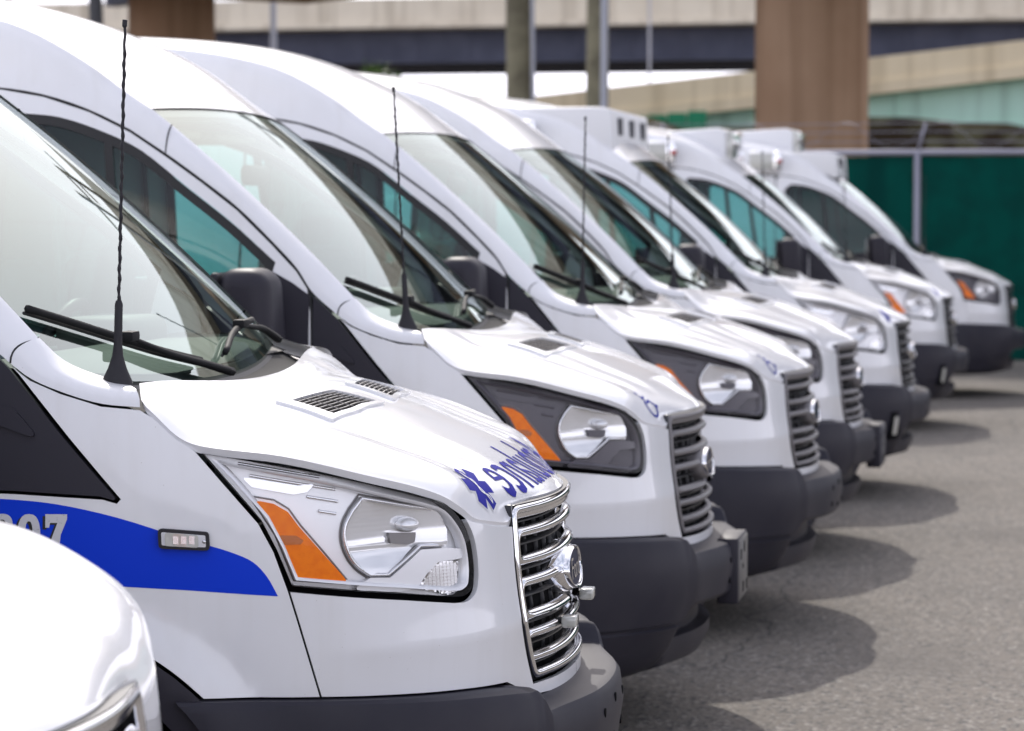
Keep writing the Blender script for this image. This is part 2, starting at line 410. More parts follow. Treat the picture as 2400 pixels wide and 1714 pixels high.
# fender
fen=[(1.096,.929),(1.077,.866),(1.05,.773),(1.031,.708),(1.15,.711),(1.268,.713)]+arch(XW,.515,math.asin(.353/.515),math.pi/2+.19)[1:]+[(1.748,1.130),(1.66,1.128),(1.475,1.118),(1.446,1.110),(1.440,1.117),(1.546,1.238),(1.672,1.388),(1.63,1.358),(1.565,1.331),(1.48,1.306),(1.400,1.299),(1.372,1.283),(1.326,1.241),(1.302,1.226),(1.283,1.213),(1.221,1.142),(1.156,1.068),(1.125,1.010)]
FENDER=part('fender',wpanel(fen,h=.03),'white',both=True)
# wheel arch moulding
for xc in (XW,XR):
    a=arch(xc,.51,-.05,math.pi+.05,30); b=arch(xc,.445,-.05,math.pi+.05,30)
    if xc==XW: a=arch(xc,.512,.10,math.pi+.05,32); b=arch(xc,.43,.10,math.pi+.05,32)
    part('wheel_arch_trim',wpanel(a+b[::-1],.010,h=.04,depth=.10,inset=0),'trim',both=True)
# door
dg=[(1.753,1.30),(1.757,1.40),(1.769,1.473),(1.806,1.527),(1.888,1.610),(2.0,1.714),(2.114,1.798),(2.228,1.876),(2.358,1.959),(2.497,2.024),(2.651,2.073),(2.79,2.097)]
door=[(1.757,.42),(1.757,.86)]+dg+[(2.85,2.099),(2.87,2.07),(2.87,.42)]
win=np.vstack([[(2.765,1.36),(2.76,1.96)],crom([(2.72,1.990),(2.60,1.977),(2.446,1.927),(2.339,1.877),(2.185,1.763),(2.034,1.651),(1.907,1.542)],4),[(1.96,1.37)]])
winh=offset_poly(ccw(win),-.028)
arc=arch(XW,.515,math.pi/2-.3,math.pi-.03,24)
door_cut=[p for p in arc if p[0]>1.753]
door=[(1.753,door_cut[0][1])]+dg+[(2.85,2.099),(2.87,2.07),(2.87,.42),(door_cut[-1][0],.42)]+door_cut[::-1][:-1]
sail=[(1.750,1.134),(1.66,1.132),(1.48,1.122),(1.451,1.114),(1.447,1.120),(1.550,1.234),(1.674,1.382),(1.750,1.452)]
sail2=[(1.761,1.136),(1.761,1.452),(1.815,1.490),(1.885,1.528),(1.91,1.535),(1.965,1.36),(2.80,1.345),(2.80,1.30),(1.98,1.29),(1.93,1.16),(1.86,1.138)]
DOOR=part('door',wpanel(door,h=.035,holes=[winh]),'white',both=True)
part('window_seal',wpanel(winh,-.003,h=.03,holes=[win],depth=.02,inset=0),'rubber',parent=DOOR,both=True)
part('window',wpanel(win,-.008,h=.05,depth=0,inset=-.004),'sideglass',parent=DOOR,both=True)
part('window_bar',wpanel([(2.444,1.93),(2.415,1.92),(2.345,1.37),(2.378,1.37)],-.002,h=.05,depth=.02,inset=0),'rubber',parent=DOOR,both=True)
part('mirror_sail',wpanel(sail2,.004,h=.03,depth=.02,inset=.001),'trim',parent=DOOR,both=True)
part('door_handle',wpanel(fillet([(2.62,1.15),(2.80,1.15),(2.80,1.19),(2.62,1.19)],.015),.025,h=.03,depth=.03,inset=0),'black',parent=DOOR,both=True)
part('sail_trim',wpanel(sail,.004,h=.03,depth=.02,inset=.001),'trim',parent=FENDER,both=True)
part('sail_rib',wpanel(fillet([(1.60,1.235),(1.745,1.285),(1.745,1.315),(1.66,1.30)],.01),.012,h=.03,depth=.012,inset=0),'trim',parent=FENDER,both=True)
gapl=[(1.753,z) for z in np.linspace(.86,1.29,8)]+dg+[(2.85,2.10),(2.873,2.07),(2.873,1.2),(2.873,.45)]
gd=resample(np.array(gapl),.05,closed=False); part('door_gap_seal',tube(Wn(gd,-.016),.011,6),'rubber',both=True)
# rear side panel
sp=[(2.876,.42),(2.876,2.06),(2.89,2.096),(3.1,2.116),(4.6,2.135),(ULEN-.02,2.135),(ULEN-.02,.42)]
rc=arch(XR,.515,-.0,math.pi,26)
sp=sp[:-1]+[(ULEN-.02,.42)]+[p for p in rc[::-1] if p[1]>.42 and p[0]<ULEN-.03]
part('side_panel',wpanel(sp,h=.09),'white',both=True)
# --- upper body rails
def Eedge(s):      # windscreen near edge, s 0..1 from cowl to header
    s=np.asarray(s,float); b=.022*4*s*(1-s)
    return np.stack([-.945-.745*s+b*.65,-.905+.080*s,1.365+.668*s+b*.75],-1)
def Cline(s):
    s=np.asarray(s,float); b=.030*4*s*(1-s)
    return np.stack([-.855-.78*s+b*.65,0*s,1.325+.73*s+b*.75],-1)
def GL(P,off=0.):  # windscreen surface, P=(t,s), t -1..1 across
    P=np.asarray(P,float); t=P[:,0]; s=P[:,1]; E=Eedge(s); C=Cline(s); w=(1-np.abs(t)**2.1)[:,None]
    Q=E+(C-E)*w; Q[:,1]=E[:,1]*(-t)*-1*-1
    Q[:,1]=t*np.abs(E[:,1])
    return Q+np.array([.66,0,.75])*np.asarray(off)[...,None] if np.ndim(off) else Q+np.array([.66,0,.75])*off
tt=np.linspace(-1,1,33); ss=np.linspace(0,1,25)
def glgrid(ts,s_,off):
    return np.array([GL(np.stack([ts,np.full(len(ts),s)],1),off) for s in s_])
WIND=part('windshield',grid(glgrid(tt*1.012,ss*1.01-.005,-.004),flip=True),'windshield')
for a,b in ((-1.0,-.978),(.978,1.0)):
    part('glass_border',grid(glgrid(np.linspace(a,b,4),ss,-.009),flip=True),'frit',parent=WIND)
part('glass_border',grid(glgrid(tt,np.linspace(.965,1.0,4),-.009),flip=True),'frit',parent=WIND)
part('glass_border',grid(glgrid(tt,np.linspace(-.03,.02,4),-.009),flip=True),'frit',parent=WIND)
# pillar + roof side rails
Alow=[(1.672,1.391),(1.754,1.462),(1.803,1.533),(1.885,1.617),(1.998,1.721),(2.112,1.805),(2.226,1.883),(2.358,1.966)]
Aup=[(2.358,1.966),(2.497,2.030),(2.651,2.079),(2.80,2.103),(3.1,2.123),(3.8,2.133),(4.6,2.140),(ULEN-.02,2.140)]
def dense(P,n): 
    Q=crom(P,12); d=np.concatenate([[0],np.cumsum(np.linalg.norm(np.diff(Q,axis=0),axis=1))]); t=np.linspace(0,d[-1],n)
    return np.stack([np.interp(t,d,Q[:,k]) for k in range(Q.shape[1])],1)
Bup=[tuple(Eedge(1.0)),(-1.77,-.815,2.082),(-1.91,-.806,2.180),(-2.10,-.800,2.284),(-2.26,-.798,2.335),(-2.55,-.797,2.385),(-3.2,-.797,2.418),(-4.2,-.797,2.428),(-5.43,-.792,2.423)]
Cup=[tuple(Cline(1.0)),(-1.74,0,2.138),(-1.88,0,2.238),(-2.07,0,2.330),(-2.31,0,2.412),(-2.6,0,2.458),(-3.2,0,2.492),(-4.2,0,2.502),(-5.43,0,2.495)]
def hermite_patch(A,B,ta,tb,ka=.5,kb=.5,nt=9):
    L=np.linalg.norm(B-A,axis=1,keepdims=True); p1=A+ta*L*ka; p2=B-tb*L*kb
    return np.stack([(1-t)**3*A+3*t*(1-t)**2*p1+3*t*t*(1-t)*p2+t**3*B for t in np.linspace(0,1,nt)],1)
def wup(P):
    e=.004; return nrm(Wn(P+[0,e])-Wn(P-[0,e]))
n1=40
A2=dense(Alow,n1); sA=np.linspace(.105,1,n1); B3=Eedge(sA); A3=Wn(A2)
tb=np.tile([-.05,.90,.42],(n1,1)); tb=nrm(tb)
ta=wup(A2)
PIL=part('windshield_pillar',grid(hermite_patch(A3,B3,ta,tb,.55,.28),flip=True),'white',both=True)
n2=70
A2=dense(Aup,n2); A3=Wn(A2); B3=dense(Bup,n2); C3=dense(Cup,n2)
ta=wup(A2); blend=sstep(0,.18,np.linspace(0,1,n2))[:,None]
tb=nrm(np.tile([-.05,.90,.42],(n2,1))*(1-blend)+np.tile([0,.62,.78],(n2,1))*blend)
RS=hermite_patch(A3,B3,ta,tb,.50,.25)
part('roof_side',grid(RS,flip=True),'white',both=True)
def roofgrid(B,C,m=24):
    ts=np.linspace(-1,1,2*m+1); G=np.zeros((len(B),len(ts),3))
    for j,t in enumerate(ts):
        w=(1-abs(t)**2.2); G[:,j]=B+(C-B)*w; G[:,j,1]=t*np.abs(B[:,1])
    return G
ROOF=part('roof',grid(roofgrid(B3,C3),flip=True),'white')
# rear end
rearA=[tuple(Wn(np.array([(ULEN-.02,z)]))[0]) for z in np.linspace(.42,2.135,14)]
rp_=[(p[1],p[2]) for p in rearA]+[(p[1],p[2]) for p in RS[-1][1:]]
rp_=rp_+[(0,2.495)]; rr=[(-y,z) for y,z in rp_[:-1]]
part('rear_door',panel(rp_+rr[::-1],lambda Q:np.c_[np.full(len(Q),-5.44),-Q[:,0],Q[:,1]],h=.15,depth=.02,inset=.003),'white')
# fender top by the windscreen foot
FA=dense([(1.672,1.391),(1.63,1.361),(1.565,1.334),(1.48,1.310),(1.400,1.303)],16); A3=Wn(FA)
FB=dense([tuple(Eedge(.105)+[0,0,.002]),(-.965,-.888,1.394),(-.895,-.868,1.362),(-.832,-.845,1.347)],16)
ta=wup(FA); tb=nrm(np.tile([.0,.95,.18],(16,1)))
part('fender_top',grid(hermite_patch(A3,FB,ta,tb,.42,.42)),'white',parent=FENDER,both=True)
seam_=hermite_patch(Wn(np.array([(1.672,1.391)])),Eedge(np.array([.105])),wup(np.array([(1.672,1.391)])),nrm(np.array([[-.05,.90,.42]])),.55,.28,12)[0]
part('pillar_seam',tube(seam_,.0022,6),'rubber',parent=FENDER,both=True)
seam2=hermite_patch(Wn(np.array([(2.24,1.885)])),Eedge(np.array([.915])),wup(np.array([(2.24,1.885)])),nrm(np.array([[-.05,.90,.42]])),.55,.28,12)[0]
part('pillar_seam',tube(seam2,.0022,6),'rubber',parent=PIL,both=True)
# --- hood
he=[(-.819,-.842,1.345)]+[tuple(W(u,z)) for u,z in [(1.391,1.307),(1.369,1.287),(1.326,1.247),(1.302,1.233),(1.276,1.225),(1.121,1.205),(.927,1.160),(.783,1.125),(.714,1.103),(.652,1.073),(.609,1.048),(.52,1.033),(.442,1.024),(.414,1.034),(.410,1.060)]]
hr=spl([0,.12,.3,.5,.66,.78,.88,.95,1.0],[-.745,-.655,-.515,-.365,-.24,-.155,-.095,-.062,-.048])
hz=spl([-.82,-.74,-.65,-.55,-.44,-.33,-.21,-.13,-.08,-.060,-.047],[1.322,1.316,1.304,1.282,1.244,1.199,1.150,1.112,1.085,1.073,1.060])
hs=np.array([0,.03,.05,.085,.11,.14,.27,.46,.62,.70,.78,.84,.90,.955,.975,1.0])
hs2=np.concatenate([np.linspace(0,.14,14),np.linspace(.15,.9,44),np.linspace(.91,1,14)])
HE=np.stack([spl(hs,[p[k] for p in he])(hs2) for k in range(3)],1)
HR=np.stack([hr(hs2),0*hs2,hz(hr(hs2))],1)
D=np.linalg.norm(HR-HE,axis=1,keepdims=True)
# first handle: just inboard of the edge, at the height of the hood's shoulder
sh_z=HE[:,2]+spl([0,.05,.09,.14,.30,.50,.66,.78,.86,.93,1.0],[.0,.026,.038,.040,.032,.034,.048,.062,.060,.034,.002])(hs2)
sh_y=spl([0,.05,.14,.45,.66,.8,.9,1.0],[.28,.26,.25,.22,.12,.06,.07,.14])(hs2)
sh_x=spl([0,.1,.3,.6,.8,.9,1.0],[.02,-.01,-.02,-.035,-.035,-.025,0])(hs2)
ROLL=spl([0,.04,.10,.85,.95,1.0],[0,.010,.017,.017,.008,0])(hs2)
PP1=np.stack([HE[:,0]+sh_x,HE[:,1]+sh_y,sh_z],1)
def smooth_rows(A,n):
    s0=np.concatenate([[0],np.cumsum(np.linalg.norm(np.diff(HE,axis=0),axis=1))]); g=np.linspace(0,s0[-1],400); B=np.stack([np.interp(g,s0,A[:,k]) for k in range(3)],1)
    K=np.hanning(n); K/=K.sum(); Bp=np.vstack([2*B[0]-B[n//2:0:-1],B,2*B[-1]-B[-2:-n//2-1:-1]])
    C_=np.stack([np.convolve(Bp[:,k],K,'valid') for k in range(3)],1)[:400]; return np.stack([np.interp(s0,g,C_[:,k]) for k in range(3)],1)
PP1=smooth_rows(PP1,61)
HT=np.concatenate([np.linspace(0,.06,7),np.linspace(.08,1,27)])
def hoodcurve():
    P1=PP1; P2=HR+np.array([0,-1,0])*D*.50
    G=np.zeros((len(hs2),len(HT),3))
    E0=HE+np.stack([0*ROLL,0*ROLL,ROLL],1)
    for j,t in enumerate(HT): G[:,j]=(1-t)**3*E0+3*t*(1-t)**2*P1+3*t*t*(1-t)*P2+t**3*HR
    dd=np.linalg.norm(G[:,:,:2]-HE[:,None,:2],axis=2); G[:,:,2]-=ROLL[:,None]*np.exp(-(dd/.030)**1.3)
    # pressed shapes: outer crest, shallow valley, centre dome
    ay=np.abs(G[:,:,1]); x=G[:,:,0]
    fade=sstep(-.12,-.26,x)*sstep(-.80,-.70,x)
    yc=.46+.10*sstep(-.2,-.75,x)
    G[:,:,2]+=fade*(.0035*np.exp(-((ay-yc-.10)/.05)**2)-.0045*np.exp(-((ay-yc+.0)/.05)**2))
    fade2=sstep(-.12,-.22,x)*sstep(-.60,-.40,x)
    G[:,:,2]+=fade2*.007*sstep(.30,.22,ay)
    return G
HG=hoodcurve(); HG2=HG[:,:-1][:,::-1].copy(); HG2[:,:,1]*=-1
HFULL=np.concatenate([HG,HG2],1)
hv,hf=grid(HFULL)
# turned down rim
nb=len(HFULL); per=[(i,0) for i in range(nb)]+[(nb-1,j) for j in range(1,HFULL.shape[1])]+[(i,HFULL.shape[1]-1) for i in range(nb-2,-1,-1)]+[(0,j) for j in range(HFULL.shape[1]-2,0,-1)]
rim=np.array([HFULL[i,j] for i,j in per]); cen=rim.mean(0); low=rim+nrm((cen-rim)*[1,1,0])*.006-np.array([0,0,.016])
rv=np.vstack([rim,low]); n_=len(rim); rf=[(i,(i+1)%n_,n_+(i+1)%n_,n_+i)[::-1] for i in range(n_)]
HOOD=part('hood',merge((hv,hf),(rv,rf)),'white',sh=60)
BV=BVHTree.FromPolygons([Vector(v) for v in hv],[tuple(f) for f in hf])
def on_hood(x,y,lift=.0012):
    h=BV.ray_cast(Vector((x,y,3)),Vector((0,0,-1)))
    if h[0] is None:
        h2=BV.find_nearest(Vector((x,y,1.1))); return np.array(h2[0]+h2[1]*lift)
    n=h[1] if h[1].z>0 else -h[1]
    return np.array(h[0]+n*lift)
def hood_dir(p,d,lift=.0012):
    h=BV.ray_cast(Vector(p),Vector(d).normalized())
    if h[0] is None: h=BV.find_nearest(Vector(p))
    n=h[1] if h[1].dot(Vector(d))<0 else -h[1]
    return np.array(h[0]+n*lift)
# hood vents
def vent():
    q=np.array([(-.622,-.462),(-.488,-.486),(-.450,-.050),(-.582,-.100)])
    def f(a,b,l=0.): # bilinear, a along length 0 rear..1 front, b outer..inner
        p=(1-a)*(1-b)*q[0]+a*(1-b)*q[1]+a*b*q[2]+(1-a)*b*q[3]; return on_hood(p[0],p[1],l)
    fr=fillet([(0,0),(1,0),(1,1),(0,1)],[.05,.05,.09,.05],4); hole=fillet([(.17,.13),(.90,.11),(.90,.91),(.17,.91)],.02,2)
    fn=lambda l:(lambda Q:np.array([f(p[0],p[1],l) for p in Q]))
    frame=panel(fr,fn(.007),h=.09,depth=.012,inset=0,holes=[hole],flip=False)
    back=panel(fr*.96+.02,fn(.0008),h=.2,depth=0,inset=0)
    bars=[]
    for b in (.31,.51,.71):
        bars.append(surf_bar([f(a,b,.004) for a in np.linspace(.16,.91,6)],.0011,.003))
    for k in range(7):
        a=.25+k*.093
        for b0,b1 in ((.13,.30),(.32,.50),(.52,.70),(.72,.91)):
            bars.append(surf_bar([f(a,b,.0035) for b in (b0,(b0+b1)/2,b1)],.0015,.003))
    return frame,back,merge(*bars)
def surf_bar(P,w,h):
    P=np.asarray(P,float); t=nrm(np.gradient(P,axis=0)); n=nrm(np.cross(np.array([0,0,1.]),t)); u=np.array([0,0,1.])
    G=np.stack([P-n*w,P-n*w+u*h*.5,P+n*w+u*h*.5,P+n*w],1); v,f=grid(G); m=len(P)
    return v,[tuple(g) for g in f]+[(0,1,2,3),tuple((m-1)*4+k for k in (3,2,1,0))]
fr_,bk_,br_=vent()
VENT=part('hood_vent',fr_[:2],'white',parent=HOOD,both=True,sh=40)
part('vent_cavity',bk_[:2],'void',parent=HOOD,both=True)
part('vent_louvre',br_,'grille_grey',parent=HOOD,both=True,smooth=False)
# --- cowl
cw=np.stack([GL(np.stack([tt,np.full(33,-.03)],1),-.012),np.array([(-.80-.02*(1-abs(t)),.84*t,1.285) for t in tt])],0)
cw2=np.stack([GL(np.stack([tt*.97,np.full(33,.015)],1),-.006),GL(np.stack([tt,np.full(33,-.02)],1),-.01),np.array([(-.745-.07*t*t,.84*t,1.285) for t in tt])],0)
part('cowl_panel',grid(cw2),'wiper')
# --- dark inner structure under the panels
us=np.linspace(-1.23,1.23,71)
inn=np.stack([Ws(np.stack([us,np.full(71,z)],1),-.05-(.06 if z>1.0 else 0)) for z in (.27,.5,.8,.95,1.0)],0)
part('inner_structure',grid(inn),'void')
inn_top=inn[-1].copy(); c=np.tile([[-.9,0,1.02]],(71,1)); part('engine_cover',grid(np.stack([inn_top,inn_top*.5+c*.5,c],0)),'void')
us=np.linspace(0,ULEN-.03,60); a=Wn(np.stack([us,np.full(60,.30)],1),-.06); b=a.copy(); b[:,1]*=-1
part('underbody',grid(np.stack([a,a*[1,0,1],b],0)),'under')
for xc in (XW,XR):
    aa=np.linspace(-.25,math.pi+.25,26); P=lambda r,y:np.array([(xc+r*math.cos(a),y,ZW+r*math.sin(a)) for a in aa])
    part('wheel_well',grid(np.stack([P(.435,-1.0),P(.435,-.58),P(.02,-.58)],0)),'under',both=True)
# --- bumper
def bprofile(side):
    if side: return [(-.025,.712),(.026,.711),(.036,.704),(.041,.690),(.046,.60),(.045,.50),(.041,.412),(.034,.406),(.034,.400),(.039,.394),(.030,.33),(.012,.265),(-.03,.235),(-.07,.228)]
    return [(-.03,.628),(.066,.624),(.084,.619),(.093,.606),(.096,.55),(.094,.465),(.084,.452),(-.01,.446),(-.03,.40),(-.02,.345),(.022,.338),(.030,.30),(.018,.250),(-.07,.228)]
ztop=spl([0,.50,.60,.84,1.03,1.30],[.628,.672,.684,.697,.706,.712])
bout=spl([.4,.55,.75,1.0,1.3],[2.1,1.9,1.35,.95,.75])
def bumper():
    ub=np.concatenate([np.linspace(0,.455,13),np.linspace(.468,.56,10),np.linspace(.585,1.33,28)])
    pc=np.array(bprofile(False)); ps=np.array(bprofile(True)); rows=[]
    for u in ub:
        w=float(sstep(.462,.535,u)); pq=ps.copy(); pq[:,0]=np.where(pq[:,0]>0,pq[:,0]*float(bout(u)),pq[:,0]); p=pc*(1-w)+pq*w
        zt=float(ztop(u)); k=sstep(.45,.70,p[:,1])
        z=p[:,1]+(zt-p[0,1])*k*w
        row=[]
        for (o,_),zz in zip(p,z):
            xa=XW+math.sqrt(max(.475**2-(zz-ZW)**2,.01)); ua=ux(xa)-.004
            row.append(W(min(u,ua),zz,o))
        rows.append(row)
    G=np.array(rows); G2=G[1:][::-1].copy(); G2[:,:,1]*=-1
    return np.concatenate([G2,G],0)
BG=bumper()
# finer profile by catmull-rom per row
BGf=np.array([np.array(r) for r in BG])
BUMP=part('front_bumper',grid(BGf),'bumper',sh=32)
for s in (-1,1):      # recesses of the lower bumper
    pass
for yy,zz in ((-.17,.565),(-.17,.50),(-.05,.58),(-.05,.49),(.1,.57),(.1,.50)):
    c=Ws(np.array([(-yy,zz)]),.0955)[0]
    part('bolt_hole',cyl(c-np.array([.004,0,0]),c+np.array([.0015,0,0]),.011,10),'void',parent=BUMP)
# --- grille
def outline(scale_u=1.,dz=0):
    pts=[(.412,1.056),(.418,.935),(.414,.795),(.347,.664)]
    full=[(u*scale_u,z) for u,z in pts]+[(-u*scale_u,z) for u,z in pts[::-1]]
    return np.array(full)
GRILLE=part('grille',panel(offset_poly(ccw(outline()),.004),lambda Q:Ws(Q,-.055),h=.05,depth=0,inset=0,flip=True),'void')
wall=resample(outline(),.03); g0=Ws(wall,-.055); g1=Ws(wall,.001); part('grille_surround',grid(np.stack([g0,g1],1),closed_u=True),'grille_black',parent=GRILLE)
part('grille_frame',surf_tube(resample(fillet(offset_poly(ccw(outline()),.011),.022,4),.02),lambda P,o:Ws(P,o),.017,.012,.004,base=-.006),'chrome',parent=GRILLE,sh=50)
# thick top bar and bottom bar
def hbar(z,u0,w,d,base=0.,slope=0.):
    P=np.stack([np.linspace(-u0,u0,31),np.full(31,z)],1); return surf_tube(P,lambda P,o:Ws(P,o),w,d,.005,closed=False,base=base)
part('grille_top_bar',hbar(1.036,.386,.026,.016,-.016),'chrome',parent=GRILLE,sh=50)
part('grille_bottom_bar',hbar(.676,.338,.014,.012,-.012),'chrome',parent=GRILLE,sh=50)
WBAR=.0215
def loop(z0,z1,u0t,u0b,rad=.026):
    q=fillet([(-u0t,z1),(-u0b,z0),(u0b,z0),(u0t,z1)],rad,5); q=resample(q,.022); return surf_tube(q,lambda P,o:Ws(P,o),WBAR,.020,.007,base=-.021)
def cpath(z0,z1,u0t,u0b,ue,s):
    q=[(s*ue,z1),(s*u0t,z1),(s*u0b,z0),(s*ue,z0)]; q=fillet(q,[0,.026,.026,0],5); q=resample(q,.022,closed=False); return surf_tube(q,lambda P,o:Ws(P,o),WBAR,.020,.007,closed=False,base=-.021)
LOOPS=[(.930,.992,.383,.387),(.810,.882,.388,.384),(.712,.766,.380,.352)]
part('grille_slat',loop(*LOOPS[0]),'chrome',parent=GRILLE,sh=50)
part('grille_slat',cpath(*LOOPS[1],.085,1),'chrome',parent=GRILLE,sh=50)
part('grille_slat',cpath(*LOOPS[1],.085,-1),'chrome',parent=GRILLE,sh=50)
part('grille_slat',loop(*LOOPS[2]),'chrome',parent=GRILLE,sh=50)
for z,u0 in ((.962,.367),(.906,.383),(.847,.370),(.788,.382),(.739,.35),(.692,.332),(1.012,.381)):
    part('inner_slat',hbar(z,u0,.007,.028,-.052),'grille_black',parent=GRILLE,sh=50)
for u in np.arange(-.34,.35,.085):
    P=np.stack([np.full(9,u),np.linspace(.68,1.03,9)],1)
    part('grille_rib',surf_tube(P,lambda P,o:Ws(P,o),.005,.012,.002,closed=False,base=-.052),'grille_black',parent=GRILLE,sh=50)
# badge: domed boss, rim, face and script
def oval(a,b,off,n=40,cz=.876): return np.array([W0 for W0 in Ws(np.stack([a*np.cos(np.linspace(0,2*np.pi,n,endpoint=False)),cz+b*np.sin(np.linspace(0,2*np.pi,n,endpoint=False))],1),off)])
def rings(rs): 
    G=np.stack([oval(a,b,o) for a,b,o in rs],0); v,f=grid(G,closed_v=True,flip=True); n=G.shape[1]; k=len(rs)-1
    return v,f+[tuple(k*n+i for i in range(n))[::-1]]
part('badge_boss',rings([(.140,.062,-.045),(.136,.059,-.018),(.126,.055,-.006),(.113,.049,.001)]),'chrome',parent=GRILLE,sh=60)
part('badge_rim',rings([(.113,.049,-.002),(.113,.049,.010),(.109,.0465,.014),(.103,.0415,.012),(.102,.0405,.008)]),'chrome',parent=GRILLE,sh=50)
part('badge_face',rings([(.102,.0405,.007),(.101,.0395,.0095)]),'badge',parent=GRILLE,sh=50)
def text_mesh(body,size,shear=0,ax='CENTER',cuts=0,bold=0.):
    cu=bpy.data.curves.new('text','FONT'); cu.body=body; cu.size=size; cu.shear=shear; cu.align_x=ax; cu.resolution_u=3; cu.offset=bold
    o=bpy.data.objects.new('text',cu); COL.objects.link(o); dg=bpy.context.evaluated_depsgraph_get(); dg.update()
    me=bpy.data.meshes.new_from_object(o.evaluated_get(dg)); bm=bmesh.new(); bm.from_mesh(me); bmesh.ops.triangulate(bm,faces=bm.faces[:])
    for _ in range(cuts): bmesh.ops.subdivide_edges(bm,edges=[e for e in bm.edges if e.calc_length()>size*.12],cuts=1); bmesh.ops.triangulate(bm,faces=bm.faces[:])
    V=np.array([v.co[:] for v in bm.verts]); F=[tuple(v.index for v in f.verts) for f in bm.faces]; bm.free()
    bpy.data.objects.remove(o); bpy.data.curves.remove(cu); bpy.data.meshes.remove(me); return V,F
tv,tf=text_mesh('Ford',.062,.35)
tv=tv-(tv.max(0)+tv.min(0))/2; tv[:,0]*=1.15; tv[:,1]*=1.1
part('badge_script',(Ws(np.stack([-tv[:,0],.876+tv[:,1]],1),.0108),tf),'chrome',parent=GRILLE,smooth=False)
# --- headlights
def hp(poly,off,**k): return wpanel(poly,off,**k)
HLi=offset_poly(ccw(HL),.004)
BOWL=np.vstack([crom([(.95,1.085),(.967,1.057),(.970,1.025),(.958,.992),(.940,.970),(.914,.952)],4),[(.868,.950),(.778,1.003),(.706,.999)],crom([(.703,1.032),(.716,1.062),(.731,1.074),(.80,1.087)],3),[(.925,1.110)]])
LAMP=part('headlight',wpanel(HLi,-.034,h=.03,depth=0,inset=0,holes=[BOWL]),'lamp_white',both=True)
q=resample(HLi,.02); part('lamp_surround',grid(np.stack([Wn(q,-.034),Wn(q,-.003)],1),closed_u=True,flip=True),'rubber',parent=LAMP,both=True)
inner=offset_poly(ccw(HL),.016); q=resample(inner,.02)
part('lamp_bezel',grid(np.stack([Wn(q,-.008),Wn(offset_poly(ccw(q),.006),-.010),Wn(offset_poly(ccw(q),.008),-.03)],1),closed_u=True,flip=True),'lamp_white',parent=LAMP,both=True)
AMB=np.array([(1.166,1.114),(1.125,1.106),(1.095,1.089),(1.070,1.056),(1.020,1.000),(.966,.940),(1.077,.952),(1.116,1.043)])
part('amber_reflector',wpanel(fillet(AMB,.006,3),-.012,h=.02,depth=.03,inset=0),'amber',parent=LAMP,both=True)
part('amber_band',wpanel([(1.117,1.043),(1.077,1.041),(1.061,1.030),(1.069,1.021),(1.108,1.021)],-.0112,h=.02,depth=0,inset=.001),'amber_dark',parent=LAMP,both=True)
def bowlfn(Q):
    r=np.linalg.norm((Q-np.array([.852,1.030]))/np.array([.125,.092]),axis=1); o=-.046+.026*np.clip(r,0,1.2)**2
    rib=.0019*np.sin(Q[:,1]*2*np.pi/.0105)*sstep(.835,.86,Q[:,0]+(Q[:,1]-1.03)*-.35)*sstep(1.002,1.010,Q[:,1])
    lower=.008*sstep(1.004,.960,Q[:,1])-.003*sstep(1.006,1.002,Q[:,1])
    return Wn(Q,o+rib+lower)
part('reflector_bowl',panel(BOWL,bowlfn,h=.0055,depth=0,inset=0,flip=True)[:2],'reflector',parent=LAMP,both=True)
rim_=resample(ccw(BOWL),.012); part('bowl_rim',surf_tube(rim_,lambda P,o:Wn(P,o),.007,.008,.002,base=-.026),'satin',parent=LAMP,both=True)
gap_=resample(offset_poly(ccw(BOWL),-.0065),.012); part('bowl_gap_shade',surf_tube(gap_,lambda P,o:Wn(P,o),.0040,.0015,.0004,base=-.0325),'lamp_dim',parent=LAMP,both=True)  # dark strip laid on the housing, colouring in a shadow gap round the bowl
gap2=resample(offset_poly(ccw(AMB),-.006),.012); part('amber_gap_shade',surf_tube(gap2,lambda P,o:Wn(P,o),.0035,.0015,.0004,base=-.0325),'lamp_dim',parent=LAMP,both=True)  # same dark strip, painting the shaded gap round the amber
# bulb shield inside the bowl
def ell(c,r,n=16,m=10):
    G=np.array([[(c[0]+r[0]*math.sin(a)*math.cos(b),c[1]+r[1]*math.sin(a)*math.sin(b),c[2]+r[2]*math.cos(a)) for b in np.linspace(0,2*np.pi,n,endpoint=False)] for a in np.linspace(.02,math.pi-.02,m)]); return grid(G,closed_v=True,flip=True)
bc3=W(.800,1.048,-.036); part('bulb_shield',ell(bc3,(.026,.030,.016)),'reflector',parent=LAMP,both=True)
part('bulb_holder',wpanel([(.852,1.034),(.775,1.030),(.735,1.033),(.765,1.012),(.80,1.006),(.848,1.012)],-.036,h=.02,depth=.02,inset=0),'lamp_dim',parent=LAMP,both=True)
